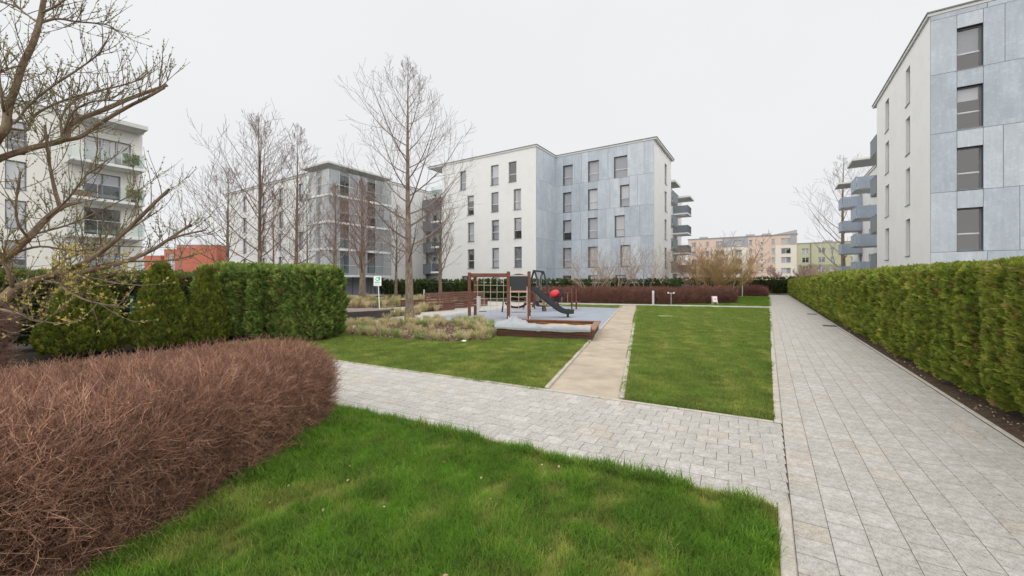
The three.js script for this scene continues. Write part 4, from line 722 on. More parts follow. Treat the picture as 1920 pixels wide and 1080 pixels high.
// many-stemmed small trees and shrubs
function multiStem(name, label, category, x, w, H, n, o) {
  o = { lift: 0.06, wob: 0.2, subs: 7, twigs: 5, subLen: 0.45, twigLen: 0.5, subUp: 0.5, min: 0.006, levels: 3, flare: 0.45, r: 0.035, ...o };
  const r = rng(o.seed), g = thing(name, label, category, [x, 0, w], 0, o.group), tr = new Tubes(), cr = new Tubes();
  for (let k = 0; k < n; k++) {
    const a = (k / n) * 6.283 + r(), f = o.flare * (0.5 + 0.8 * r()), b = new THREE.Vector3(Math.cos(a) * 0.15 * o.flare, -0.05, Math.sin(a) * 0.15 * o.flare), m = b.clone().add(new THREE.Vector3(Math.cos(a) * f * H * 0.22, H * 0.35, Math.sin(a) * f * H * 0.22));
    tr.add([b, b.clone().lerp(m, 0.5).add(new THREE.Vector3((r() - 0.5) * 0.06, 0, (r() - 0.5) * 0.06)), m], [o.r, o.r * 0.85, o.r * 0.7], 6);
    limb(cr, m, new THREE.Vector3(Math.cos(a) * f, 1, Math.sin(a) * f).normalize(), H * 0.65, o.r * 0.7, 1, o, r);
    limb(cr, b.clone().lerp(m, 0.7), new THREE.Vector3(Math.cos(a + 1) * f * 1.4, 0.9, Math.sin(a + 1) * f * 1.4).normalize(), H * 0.5, o.r * 0.5, 1, o, r);
  }
  mesh('stems', tr.geo(), o.bark || M.twigPale, g); mesh('crown', cr.geo(), o.twig || M.twigPale, g); return g;
}
const grp = 'small many-stemmed trees before the panelled wing';
multiStem('small_tree', 'small many-stemmed leafless tree nearest the swing, before the panelled wing', 'tree', -12.1, 30.9, 4.2, 7, { seed: 5, group: grp, flare: 0.9 });
multiStem('small_tree', 'middle of three small many-stemmed leafless trees before the panelled wing', 'tree', -10.3, 31.7, 4.5, 8, { seed: 6, group: grp, flare: 0.85 });
multiStem('small_tree', 'small many-stemmed leafless tree just behind the lamp bollard', 'tree', -8.35, 32.6, 4.3, 7, { seed: 7, group: grp, flare: 0.8 });
const wg = 'golden twigged shrubs by the far hedge';
multiStem('golden_shrub', 'golden brown twigged shrub nearest the corner balconies', 'shrub', -6.1, 43.4, 5.2, 12, { seed: 8, group: wg, twig: mat('golden_twig_a', [0.36, 0.235, 0.14], 0.95), flare: 0.8, subs: 10, twigs: 7, min: 0.008 });
multiStem('golden_shrub', 'densest golden twigged shrub between the other two', 'shrub', -4.6, 43.2, 4.7, 14, { seed: 9, group: wg, twig: M.twigYellow, flare: 0.95, subs: 11, twigs: 8, min: 0.009 });
multiStem('golden_shrub', 'yellowish twigged shrub beside the white post at the far hedge', 'shrub', -3.2, 44.6, 4.3, 12, { seed: 10, group: wg, twig: M.twigYellow, flare: 1.05, subs: 10, twigs: 7, min: 0.009 });
multiStem('dark_shrub', 'dark sparse branching tree rising behind the golden shrubs', 'tree', -3.6, 56, 7.2, 5, { seed: 11, twig: M.twig, bark: M.barkFar, flare: 0.8, subs: 6, twigs: 4, min: 0.012, r: 0.06 });
multiStem('blossom_shrub', 'pinkish shrub before the distant peach block', 'shrub', 3.9, 96, 5.2, 12, { seed: 12, twig: M.twigPink, flare: 1.5, subs: 8, twigs: 7, min: 0.022 });
multiStem('brown_shrub', 'low brown shrub beside the balconies at the path end', 'shrub', 8.5, 92, 5.0, 10, { seed: 13, twig: M.twigPale, flare: 1.2, subs: 8, twigs: 6, min: 0.02 });

{ // budding tree reaching in over the garden hedge
  const g = thing('budding_tree', 'gnarled tree with yellow-green buds reaching over the brown hedge', 'tree', [-6.25, 0, 0.16]), r = rng(404);
  const limbs = [
[[-6.25,-0.08,0.156,0.1027],[-6.191,0.85,0.193,0.0933],[-6.112,1.51,0.244,0.084],[-6.12,2.12,0.298,0.071],[-6.105,2.61,0.367,0.0576]],
[[-6.124,1.13,0.236,0.0653],[-5.98,1.31,0.388,0.0592],[-5.822,1.46,0.548,0.0528],[-5.804,1.58,0.619,0.0487],[-5.753,1.68,0.771,0.0375],[-5.586,1.74,0.996,0.0282],[-5.403,1.83,1.232,0.0237],[-5.258,1.97,1.443,0.0203],[-5.185,2.08,1.55,0.0178],[-5.043,2.25,1.7,0.0138]],
[[-5.185,2.08,1.55,0.0137],[-4.98,2.13,1.621,0.0121],[-4.739,2.17,1.716,0.0093]],
[[-5.753,1.68,0.771,0.0275],[-5.526,1.74,0.856,0.0247],[-5.308,1.8,0.936,0.0231],[-5.102,1.88,1.009,0.0216],[-4.868,2.03,1.099,0.0201],[-4.634,2.21,1.19,0.0175],[-4.494,2.34,1.255,0.0151],[-4.351,2.45,1.311,0.0127]],
[[-5.578,1.74,1.001,0.0128],[-5.545,1.82,1.141,0.0121],[-5.539,1.86,1.323,0.0115],[-5.396,1.87,1.533,0.0106],[-5.336,1.9,1.69,0.0097],[-5.271,1.94,1.791,0.0087]],
[[-5.64,1.7,0.807,0.0112],[-5.643,1.77,0.841,0.0105],[-5.751,1.88,0.95,0.0099],[-5.742,2.02,1.193,0.0087],[-5.742,2.19,1.371,0.0074],[-5.683,2.41,1.587,0.0053]],
[[-5.706,1.66,0.8,0.015],[-5.381,1.64,0.83,0.0132],[-5.161,1.57,0.852,0.0117],[-4.865,1.49,0.923,0.0091],[-4.665,1.46,0.992,0.0045]],
[[-5.633,1.72,0.906,0.0101],[-5.277,1.69,1.016,0.0086],[-4.932,1.64,1.117,0.0072],[-4.684,1.62,1.217,0.0047]],
[[-5.804,1.58,0.619,0.0195],[-5.669,1.71,0.587,0.0166],[-5.636,1.83,0.548,0.014],[-5.602,1.99,0.51,0.0115]],
[[-6.08,1.83,0.288,0.0469],[-5.92,1.76,0.426,0.0402],[-5.741,1.82,0.541,0.0379],[-5.664,1.99,0.649,0.0336],[-5.614,2.08,0.705,0.0314],[-5.596,2.23,0.788,0.0282],[-5.544,2.34,0.869,0.0248],[-5.506,2.39,0.94,0.0201],[-5.497,2.41,0.994,0.0127]],
[[-5.544,2.34,0.869,0.0198],[-5.551,2.48,0.84,0.0173],[-5.524,2.65,0.81,0.0146],[-5.51,2.74,0.795,0.0133],[-5.462,2.87,0.779,0.012],[-5.421,3.05,0.757,0.0095]],
[[-5.61,2.08,0.707,0.0121],[-5.761,2.14,0.824,0.0114],[-5.811,2.22,0.971,0.0105],[-5.802,2.36,1.155,0.0093],[-5.717,2.51,1.328,0.0073],[-5.66,2.66,1.483,0.0057]],
[[-5.612,2.05,0.683,0.012],[-5.526,2.16,0.619,0.0105],[-5.463,2.31,0.6,0.0103],[-5.353,2.59,0.611,0.0091]],
[[-5.709,1.9,0.597,0.0119],[-5.672,1.98,0.763,0.0111],[-5.621,1.95,0.974,0.0098],[-5.548,2.01,1.198,0.008],[-5.387,2.01,1.42,0.0055]],
[[-5.596,2.23,0.788,0.0098],[-5.149,2.39,0.86,0.0079],[-4.887,2.55,0.909,0.0063],[-4.718,2.62,0.958,0.0045]],
[[-6.091,2.53,0.352,0.0477],[-5.983,2.66,0.445,0.0384],[-5.854,2.77,0.551,0.0314],[-5.72,2.88,0.709,0.0294],[-5.572,2.98,0.886,0.03],[-5.548,3.02,0.913,0.0276],[-5.57,3.1,0.923,0.0252],[-5.539,3.18,0.967,0.0241],[-5.457,3.33,1.138,0.0234],[-5.346,3.5,1.328,0.0213],[-5.185,3.67,1.55,0.0164]],
[[-5.572,2.98,0.886,0.025],[-5.389,3.0,0.968,0.0198],[-5.231,3.1,1.045,0.0185],[-4.935,3.24,1.175,0.017],[-4.724,3.33,1.275,0.0145],[-4.577,3.4,1.345,0.012]],
[[-5.576,3.01,0.884,0.0112],[-5.729,3.23,0.905,0.0103],[-5.767,3.38,0.963,0.0094],[-5.768,3.51,1.058,0.008],[-5.756,3.62,1.184,0.0055]],
[[-5.567,3.04,0.889,0.0112],[-5.333,3.21,0.92,0.0097],[-5.102,3.28,1.009,0.0082],[-4.876,3.26,1.094,0.0057]],
[[-6.105,2.61,0.367,0.0528],[-5.861,2.78,0.464,0.045],[-5.66,2.94,0.533,0.0397],[-5.617,3.0,0.561,0.0373],[-5.601,3.16,0.571,0.0327],[-5.53,3.4,0.616,0.0292],[-5.495,3.55,0.639,0.028],[-5.424,3.72,0.684,0.0257],[-5.369,3.92,0.719,0.0233],[-5.338,4.12,0.739,0.0198],[-5.314,4.35,0.754,0.0163]],
[[-5.357,3.92,0.727,0.0105],[-5.385,4.02,0.828,0.0096],[-5.393,4.06,0.941,0.0089],[-5.386,4.11,1.065,0.0076],[-5.34,4.12,1.154,0.0062],[-5.343,4.1,1.211,0.0047]],
[[-5.346,4.01,0.734,0.0105],[-5.192,4.02,0.773,0.0092],[-5.033,4.05,0.816,0.0079],[-4.926,4.14,0.884,0.0068]],
[[-5.613,3.01,0.563,0.0117],[-5.688,3.11,0.634,0.011],[-5.698,3.24,0.687,0.0102],[-5.601,3.44,0.808,0.0099],[-5.479,3.62,0.946,0.0085],[-5.364,3.81,1.078,0.0066],[-5.313,3.9,1.111,0.0051]],
[[-5.613,3.0,0.563,0.0128],[-5.841,3.08,0.714,0.0125],[-5.898,3.18,0.737,0.0127],[-5.928,3.27,0.777,0.0123],[-5.909,3.42,0.908,0.0116],[-5.84,3.55,1.071,0.0108],[-5.703,3.72,1.337,0.0084],[-5.599,3.81,1.463,0.0057]],
[[-5.629,3.12,0.553,0.0117],[-5.483,3.19,0.528,0.0102],[-5.417,3.32,0.51,0.0089],[-5.374,3.58,0.479,0.0066]],
[[-5.495,3.55,0.639,0.0093],[-5.422,3.47,0.567,0.0079],[-5.417,3.4,0.51,0.0067],[-5.448,3.32,0.431,0.0066]],
[[-5.385,3.92,0.709,0.0093],[-5.62,4.06,0.678,0.0082],[-5.88,4.21,0.63,0.0074],[-6.145,4.31,0.579,0.0061]],
[[-5.66,1.41,0.533,0.0163],[-5.267,1.38,0.606,0.0112],[-5.114,1.34,0.645,0.0088],[-4.973,1.32,0.712,0.0044]],
  ];
  const ox = -6.25, ow = 0.16, K = 0.86, V = ([x, y, w]) => new THREE.Vector3(x - ox, y, -(w - ow)), tr = new Tubes(), br = new Tubes(), tw = new Tubes(), buds = [];
  const smooth = (a) => { const c = new THREE.CatmullRomCurve3(a.map(V)), n = (a.length - 1) * 4, pts = [], rad = []; for (let k = 0; k <= n; k++) { const u = (k / n) * (a.length - 1), i = Math.min(a.length - 2, Math.floor(u)); pts.push(c.getPoint(k / n)); rad.push((a[i][3] + (a[i + 1][3] - a[i][3]) * (u - i)) * K * (1 + 0.12 * (r() - 0.5))); } return [pts, rad]; };
  const twig = (p, d, len, level) => {
    const n = 5, pts = [p.clone()], rad = [level ? 0.0024 : 0.0038], q = p.clone(), e = d.clone().normalize();
    for (let k = 1; k <= n; k++) { e.add(new THREE.Vector3((r() - 0.5) * 0.3, (r() - 0.5) * 0.22 + 0.09, (r() - 0.5) * 0.3)).normalize(); q.addScaledVector(e, len / n); pts.push(q.clone()); rad.push(rad[0] * (1 - 0.13 * k)); if (r() < 0.5 || k === n) buds.push([q.clone(), e.clone()]); }
    tw.add(pts, rad, 4);
    if (!level) for (let k = 0; k < 4; k++) if (r() < 0.7) { const i = 1 + Math.floor(r() * 4); twig(pts[i], e.clone().add(new THREE.Vector3((r() - 0.5) * 1.6, (r() - 0.2) * 1.1, (r() - 0.5) * 1.6)), len * (0.25 + 0.3 * r()), 1); }
  };
  limbs.forEach((a, i) => {
    const [pts, rad] = smooth(a); (i ? br : tr).add(pts, rad, i ? 8 : 12);
    if (!i) return;
    const thin = a[a.length - 1][3] < 0.009, n = Math.round(pts.length * (thin ? 1.0 : 0.75));
    for (let k = 0; k < n; k++) { const j = 3 + Math.floor(r() * (pts.length - 4)); const t = pts[Math.min(j + 1, pts.length - 1)].clone().sub(pts[j - 1]).normalize(), s = new THREE.Vector3(r() - 0.5, r() - 0.25, r() - 0.5).normalize(); twig(pts[j], t.multiplyScalar(0.55).add(s), 0.16 + 0.34 * r(), 0); }
    if (thin) twig(pts[pts.length - 1], pts[pts.length - 1].clone().sub(pts[pts.length - 3]), 0.3, 0);
  });
  mesh('trunk', tr.geo(), M.barkNear, g); mesh('branches', br.geo(), M.barkNear, g); mesh('twigs', tw.geo(), M.twigNear, g);
  const lp = [], li = []; for (let k = 0; k < 4; k++) { const a = k * 1.7, o = lp.length / 3, dx = Math.cos(a), dz = Math.sin(a), l = 0.8 + 0.3 * (k % 2); lp.push(0, 0, 0, dx * 0.25 * l - dz * 0.2, 0.45 * l, dz * 0.25 * l + dx * 0.2, dx * 0.25 * l + dz * 0.2, 0.45 * l, dz * 0.25 * l - dx * 0.2, dx * 0.55 * l, 0.95 * l, dz * 0.55 * l); li.push(o, o + 1, o + 2, o + 1, o + 3, o + 2); }
  const lg = new THREE.BufferGeometry(); lg.setAttribute('position', new THREE.Float32BufferAttribute(lp, 3)); lg.setIndex(li);
  scatter('buds', lg, mat('young_leaf', [1, 1, 1], 0.7, { transmission: 0.4, thickness: 0 }), buds.map(([p, d]) => { const k = r(), yel = p.y < 2.0 && r() < 0.8, c = k < 0.45 && !yel ? [0.20, 0.16, 0.07] : yel ? [0.62, 0.52, 0.14] : [0.36, 0.38, 0.12]; return { x: p.x, y: p.y, z: p.z, s: (yel ? 0.021 : 0.016) * (0.6 + 0.9 * r()), q: aim(d, r), c: lin(...c) }; }), g);
}

// ---------------------------------------------------------------- planting beds
const BED1 = [[-11.75, 7.62], [-13.05, 10.0], [-12.95, 11.9], [-11.4, 12.7], [-10.1, 13.4], [-8.5, 12.1], [-7.15, 10.2], [-6.65, 9.2], [-7.4, 8.35], [-9.9, 7.8]];
const BED2 = [[-13.2, 8.6], [-13.75, 10.6], [-14.35, 11.3], [-14.5, 9.6]], BED3 = [[-15.2, 12.9], [-15.0, 14.7], [-17.4, 17.2], [-17.2, 14.2]], BED4 = [[-23.4, 14.9], [-20.9, 17.2], [-20.3, 22.4], [-21.5, 26.3], [-29, 26.2], [-34, 20.5]], BED5 = [[-16.4, 15.6], [-16.0, 17.0], [-19.5, 22.5], [-20.2, 21.3]];
function longTuft(seed, n, h, spread) { // arching dry grass
  const r = rng(seed), p = [], ix = [];
  for (let k = 0; k < n; k++) {
    const a = r() * 6.283, d = spread * 0.3 * Math.sqrt(r()), b = a + (r() - 0.5) * 1.2, x = Math.cos(a) * d, z = Math.sin(a) * d, hh = h * (0.5 + 0.6 * r()), l = spread * (0.3 + 0.9 * r()), w = 0.0045, cx = Math.cos(b), cz = Math.sin(b), o = p.length / 3;
    for (const [t, y] of [[0, 0], [0.3, 0.72], [0.72, 1]]) p.push(x + cx * l * t - cz * w, hh * y - 0.01, z + cz * l * t + cx * w, x + cx * l * t + cz * w, hh * y - 0.01, z + cz * l * t - cx * w);
    p.push(x + cx * l, hh * (0.72 + 0.25 * r()), z + cz * l);
    ix.push(o, o + 1, o + 3, o, o + 3, o + 2, o + 2, o + 3, o + 5, o + 2, o + 5, o + 4, o + 4, o + 5, o + 6);
  }
  const g = new THREE.BufferGeometry(); g.setAttribute('position', new THREE.Float32BufferAttribute(p, 3)); g.setIndex(ix); return g;
}
const tufts = [1, 2, 3, 4].map((k) => longTuft(70 + k, 110, 0.26 + 0.05 * k, 0.26));
const straw = [[0.52, 0.45, 0.24], [0.42, 0.40, 0.17], [0.30, 0.34, 0.10], [0.60, 0.50, 0.28], [0.20, 0.31, 0.055]].map((c, i) => mat('grass_straw_' + i, c, 0.85, { transmission: 0.35, thickness: 0 }));
function bed(name, pts, n, seed, label, group, sc, y, green, sparse) {
  struct(name, sheet(pts, y), M.soil);
  const r = rng(seed), xs = pts.map((p) => p[0]), ws = pts.map((p) => p[1]), put = []; let guard = 0;
  while (put.length < n && guard++ < 9000) {
    const x = Math.min(...xs) + r() * (Math.max(...xs) - Math.min(...xs)), w = Math.min(...ws) + r() * (Math.max(...ws) - Math.min(...ws));
    if (!inside(pts, x, w) || (sparse && sparse(x, w) > r()) || put.some(([a, b]) => Math.hypot(a - x, b - w) < 0.27 * sc)) continue;
    put.push([x, w]);
    const k = r(), hue = k < green ? (r() < 0.5 ? 4 : 2) : k < green + 0.3 ? 0 : k < green + 0.5 ? 1 : 3, m = straw[hue], o = mesh(numbered('grass_clump'), tufts[Math.floor(r() * 4)], m, scene); o.position.set(x, y, -w); o.rotation.y = r() * 6.283; const s = sc * (0.75 + 0.5 * r()); o.scale.set(s, s * (0.8 + 0.3 * r()), s); tag(o, (s < sc * 0.9 ? 'small ' : s > sc * 1.1 ? 'large ' : '') + ['tan', 'olive', 'dull green', 'pale straw', 'fresh green'][hue] + ' ' + label, 'grass clump', group); o.userData.kind = 'thing';
  }
  // leaf litter and cut stalks between the clumps
  const q = new THREE.BufferGeometry(); q.setAttribute('position', new THREE.Float32BufferAttribute([-0.5, 0, 0, 0, 0.12, 0.32, 0.5, 0.04, 0, 0, 0.1, -0.3], 3)); q.setIndex([0, 1, 2, 0, 2, 3]);
  const list = []; guard = 0; const want = Math.round(n * 80);
  while (list.length < want && guard++ < 60000) { const x = Math.min(...xs) + r() * (Math.max(...xs) - Math.min(...xs)), w = Math.min(...ws) + r() * (Math.max(...ws) - Math.min(...ws)); if (!inside(pts, x, w)) continue; const k = 0.6 + 0.7 * r(), c = r() < 0.5 ? [0.30, 0.20, 0.13] : r() < 0.6 ? [0.42, 0.33, 0.20] : [0.2, 0.15, 0.13]; list.push({ x, y: y + 0.006 + 0.04 * r(), z: -w, s: (0.045 + 0.05 * r()) * sc, q: new THREE.Quaternion().setFromEuler(new THREE.Euler((r() - 0.5) * 1.2, r() * 6.3, (r() - 0.5) * 1.2)), c: lin(c[0] * k, c[1] * k, c[2] * k) }); }
  const h = new THREE.Group(); h.name = numbered('leaf_litter'); scene.add(h); h.userData.kind = 'stuff'; h.userData.label = 'brown leaf litter lying in the ' + group.replace(/^grass clumps in the /, ''); scatter('litter', q, M.stick, list, h);
}
bed('planting_bed', BED1, 165, 5, 'ornamental grass clump in the bed around the tallest tree', 'grass clumps in the bed around the tallest tree', 0.68, 0.004, 0.24, (x, w) => (Math.hypot((x + 9.7) / 1.9, (w - 9.8) / 1.3) < 1 ? 0.86 : 0));
bed('planting_bed', BED2, 12, 6, 'ornamental grass clump in the strip before the low dark platform', 'grass clumps in the strip before the dark platform', 0.55, 0.003, 0.08);
bed('planting_bed', BED3, 20, 7, 'ornamental grass clump in the bed behind the low dark platform', 'grass clumps in the bed behind the dark platform', 0.7, 0.002, 0.05);
bed('planting_bed', BED4, 110, 8, 'ornamental grass clump on the mound under the far bare trees', 'grass clumps in the mound under the far trees', 1.2, 0.005, 0.05);
bed('planting_bed', BED5, 34, 9, 'ornamental grass clump in the strip beside the wooden benches', 'grass clumps in the strip beside the benches', 1.2, 0.001, 0.04);

// ---------------------------------------------------------------- playground
const W2 = (x, y, z) => new THREE.Vector3(x, y, z);
{ // sandbox: four sides of stacked boards with a seat rim, sand and a pushed-back cover
  const g = thing('sandbox', 'square wooden sandbox at the end of the sand path', 'sandbox', [-5.93, 0, 11.62], 0.29), a = 1.42, b = 1.30, h = 0.3;
  const board = (n, s, m) => mesh(n, s, m, g);
  for (const k of [0, 1]) { const y = 0.07 + k * 0.125; board('board', box(2 * a, 0.12, 0.05, 0, y, b, 0.006), k ? M.wood : M.woodDark); board('board', box(2 * a, 0.12, 0.05, 0, y, -b, 0.006), M.woodPale); board('board', box(0.05, 0.12, 2 * b - 0.054, a - 0.025, y, 0, 0.006), k ? M.wood : M.woodDark); board('board', box(0.05, 0.12, 2 * b - 0.054, -a + 0.025, y, 0, 0.006), M.woodPale); }
  for (const s of [-1, 1]) { board('rim', box(2 * a + 0.14, 0.04, 0.2, 0, h - 0.02, s * (b - 0.02), 0.008), M.wood); board('rim', box(0.2, 0.04, 2 * b - 0.244, s * (a - 0.03), h - 0.0205, 0, 0.008), M.woodPale); }
  const sg = new THREE.PlaneGeometry(2 * a - 0.1, 2 * b - 0.1, 40, 36); sg.rotateX(-Math.PI / 2); const p = sg.attributes.position; for (let i = 0; i < p.count; i++) p.setY(i, 0.16 + 0.09 * (fbm(p.getX(i) * 1.6 + 30, p.getZ(i) * 1.6 + 30, 512, 60, 4) - 0.5) * 2); sg.computeVertexNormals();
  mesh('sand', uvm(sg), M.sand, g);
  // folded tarpaulin along the near rim, heaped at the left
  const t = thing('tarpaulin', 'crumpled grey tarpaulin pushed back over the sandbox rim', 'tarpaulin', [-5.93, 0, 11.62], 0.29), tg = new THREE.PlaneGeometry(1, 1, 90, 26), tp = tg.attributes.position;
  for (let i = 0; i < tp.count; i++) {
    const u = tp.getX(i) + 0.5, v = tp.getY(i) + 0.5, x = -a - 0.04 + u * (2 * a + 0.0), heap = Math.exp(-(((u - 0.16) / 0.13) ** 2)), wide = 0.34 + 1.25 * Math.exp(-(((u - 0.13) / 0.19) ** 2)), z = v < 0.12 ? b + 0.115 : b + 0.105 - ((v - 0.12) / 0.88) * wide, rid = fbm(u * 17 + 4, v * 3.2 + 8, 512, 90, 4) - 0.5;
    let y = h + 0.03 + 0.10 * Math.sin(Math.PI * v) * (0.5 + rid) + heap * 0.2 * Math.sin(Math.PI * Math.min(1, v * 1.1)) * (0.75 + 1.3 * rid) + 0.02 * rid; if (v < 0.12) y = h + 0.012 - ((0.12 - v) / 0.12) * (0.055 + 0.03 * Math.sin(u * 2.6) + 0.05 * rid); if (v > 0.9) y -= (v - 0.9) * (0.7 + rid);
    y = Math.max(y, v >= 0.12 ? (z > b - 0.16 ? h + 0.012 : 0.255) : 0.1);
    tp.setXYZ(i, x, y, z + (v < 0.12 ? 0.012 * (rid + 0.3) : 0));
  }
  tg.computeVertexNormals(); mesh('sheet', uvm(tg), M.tarp, t);
}
{ // climbing frame with net, tower, ladder and slide
  const g = thing('climbing_frame', 'brown wooden climbing frame with rope net, tower ladder and dark slide', 'climbing frame', [-9.64, 0, 15.08], 0.55), post = (x, z, h, m = M.wood) => mesh('post', box(0.13, h, 0.13, x, h / 2 - 0.02, z, 0.014), m, g);
  post(-1.92, 0, 2.1); post(-1.72, -0.55, 2.08); post(-0.18, 0, 2.15); post(-0.18, -1.0, 2.15); post(0.76, 0, 2.15); post(0.76, -1.0, 2.15);
  for (const [x, z] of [[-1.92, 0], [-0.18, 0], [0.76, 0], [-0.18, -1.0], [0.76, -1.0], [-1.72, -0.55]]) mesh('post_shoe', box(0.06, 0.14, 0.15, x + 0.02, 0.06, z), M.galv, g);
  mesh('beam', box(1.61, 0.17, 0.11, -1.05, 1.96, 0, 0.012), M.wood, g); mesh('beam', plank(W2(-1.72, 1.93, -0.48), W2(-1.9, 1.93, -0.07), 0.1, 0.12), M.wood, g);
  mesh('platform', box(0.8, 0.06, 1.1, 0.29, 1.24, -0.5, 0.006), M.woodPale, g);
  mesh('wall_panel', box(0.80, 0.62, 0.03, 0.29, 1.60, 0.0, 0.006), M.plastic, g); mesh('wall_panel', box(0.80, 0.62, 0.03, 0.29, 1.60, -1.0, 0.006), M.plastic, g); mesh('wall_panel', box(0.03, 0.62, 0.8, -0.18, 1.60, -0.5, 0.006), M.plastic, g);
  mesh('rail', box(0.8, 0.05, 0.05, 0.29, 1.95, 0), M.ladder, g); mesh('rail', box(0.8, 0.05, 0.06, 0.29, 1.22, 0.05), M.ladder, g);
  { const s = new THREE.Shape(); s.moveTo(-0.4, 0); s.quadraticCurveTo(0, 0.24, 0.4, 0); s.closePath(); mesh('roof_arch', uvm(new THREE.ExtrudeGeometry(s, { depth: 0.04, bevelEnabled: false }).translate(0.29, 1.93, -1.02)), M.plastic, g); }
  // net ladder under the panel
  for (const x of [-0.08, 0.66]) mesh('ladder_side', bar(W2(x, 0, 0.06), W2(x, 1.45, 0.06), 0.022), M.ladder, g);
  mesh('ladder_rope', bar(W2(0.29, 0.05, 0.05), W2(0.29, 1.2, 0.05), 0.012), M.rope, g); for (const y of [0.22, 0.5, 0.78, 1.02]) { const c = new THREE.QuadraticBezierCurve3(W2(-0.08, y, 0.06), W2(0.29, y - 0.07, 0.06), W2(0.66, y, 0.06)); mesh('rung_rope', uvm(new THREE.TubeGeometry(c, 8, 0.013, 6).toNonIndexed()), M.rope, g); }
  // climbing net: real ropes
  for (let k = 0; k < 5; k++) { const x = -1.55 + k * 0.29; mesh('net_rope', bar(W2(x, 0.05 + (k % 2 ? 0.0 : 0.0), 0), W2(x, 1.9, 0), 0.011, 6), M.rope, g); }
  for (let k = 0; k < 4; k++) { const y = 0.62 + k * 0.3; mesh('net_rope', bar(W2(-1.72, y + (R0() - 0.5) * 0.05, 0.012), W2(-0.25, y + (R0() - 0.5) * 0.05, 0.012), 0.011, 6), M.rope, g); }
  mesh('trapeze', bar(W2(-1.5, 0.34, 0), W2(-1.16, 0.34, 0), 0.018), M.plastic, g);
  // slide: a trough with raised sides and a flat run-out
  { const c = new THREE.CatmullRomCurve3([W2(0.80, 1.30, -0.62), W2(1.0, 1.24, -0.68), W2(1.7, 0.68, -0.9), W2(2.25, 0.28, -1.07), W2(2.55, 0.19, -1.16), W2(2.82, 0.19, -1.25)]), prof = [[-0.24, 0.17], [-0.21, 0.175], [-0.2, 0.04], [0, 0], [0.2, 0.04], [0.21, 0.175], [0.24, 0.17], [0.24, -0.03], [0, -0.06], [-0.24, -0.03]], N = 28, v = [], ix = [];
    for (let k = 0; k <= N; k++) { const q = c.getPoint(k / N), t = c.getTangent(k / N), s = new THREE.Vector3(0, 1, 0).cross(t).normalize(), n = new THREE.Vector3().crossVectors(t, s); for (const [a, b] of prof) v.push(q.x + s.x * a + n.x * b, q.y + s.y * a + n.y * b, q.z + s.z * a + n.z * b); }
    const m = prof.length; for (let k = 0; k < N; k++) for (let j = 0; j < m; j++) { const a = k * m + j, b = k * m + (j + 1) % m; ix.push(a, b, a + m, b, b + m, a + m); } const e = N * m; for (const o of [0, e]) ix.push(o, o + 1, o + 2, o + 2, o + 3, o + 8, o, o + 2, o + 8, o, o + 8, o + 9, o + 3, o + 4, o + 8, o + 4, o + 5, o + 6, o + 4, o + 6, o + 8, o + 6, o + 7, o + 8);
    const sg = new THREE.BufferGeometry(); sg.setAttribute('position', new THREE.Float32BufferAttribute(v, 3)); sg.setIndex(ix); const s2 = sg.toNonIndexed(); s2.computeVertexNormals(); mesh('slide', uvm(s2), M.plastic, g); mesh('slide_foot', box(0.08, 0.2, 0.3, 2.62, 0.06, -1.18), M.plastic, g); }
}
{ // swing: two A frames and a top bar
  const g = thing('swing_frame', 'tall swing frame with dark topped wooden legs behind the slide', 'swing', [-11.95, 0, 21.74], 0.0), A = W2(0.23, 2.32, 0.98), B = W2(-0.23, 2.32, -0.98), dir = W2(0.95, 0, 0.22).normalize();
  mesh('top_bar', plank(A.clone().add(W2(0.02, 0, 0.1)), B.clone().add(W2(-0.02, 0, -0.1)), 0.1, 0.1), M.plastic, g);
  for (const P0 of [A, B]) for (const s of [-1, 1]) { const f = P0.clone().addScaledVector(dir, s * 0.92); f.y = 0; const mid = f.clone().lerp(P0, 0.52); mesh('leg', plank(f, mid, 0.1, 0.1), s > 0 && P0 === A ? M.woodPale : M.wood, g); mesh('leg_top', plank(mid, P0.clone().addScaledVector(dir, s * 0.03).add(W2(0, 0.03, 0)), 0.095, 0.095), M.plastic, g); }
  for (const [t, z] of [[0.3, 0], [0.7, 0]]) for (const s of [-0.2, 0.2]) { const p = A.clone().lerp(B, t).add(W2(0, -0.05, 0)), q = p.clone(); q.y = 0.5; q.addScaledVector(dir, 0.05 * s); const sh = A.clone().sub(B).normalize().multiplyScalar(s * 0.9); mesh('chain', bar(p.clone().add(sh), q.add(sh), 0.008, 5), M.galv, g); }
  for (const t of [0.3, 0.7]) { const p = A.clone().lerp(B, t); const s = mesh('seat', box(0.2, 0.035, 0.44, p.x, 0.49, p.z, 0.01), M.black, g); }
}
{ // tilted dish with a red dome
  const g = thing('dish_spinner', 'tilted black dish with a red dome on a slanting pole', 'spinner', [-10.55, 0, 21.4], 0.55), q = new THREE.Quaternion().setFromAxisAngle(W2(0, 0, 1), 0.62).multiply(new THREE.Quaternion().setFromAxisAngle(W2(1, 0, 0), 0.25));
  mesh('pole', bar(W2(0.22, -0.02, 0), W2(-0.03, 0.66, 0), 0.045), M.woodDark, g);
  const d = new THREE.LatheGeometry([[0.02, -0.12], [0.25, -0.1], [0.42, 0.0], [0.48, 0.1], [0.455, 0.11], [0.4, 0.03], [0.2, -0.05], [0.02, -0.06]].map(([x, y]) => new THREE.Vector2(x * 1.22, y * 1.2)), 28).applyQuaternion(q).translate(0.0, 0.78, 0); mesh('dish', uvm(d.toNonIndexed()), M.black, g);
  const s = new THREE.SphereGeometry(0.28, 22, 14); s.scale(1.1, 0.85, 1.1); s.applyQuaternion(q).translate(-0.12, 0.95, 0.05); mesh('dome', uvm(s.toNonIndexed()), M.ball, g);
}
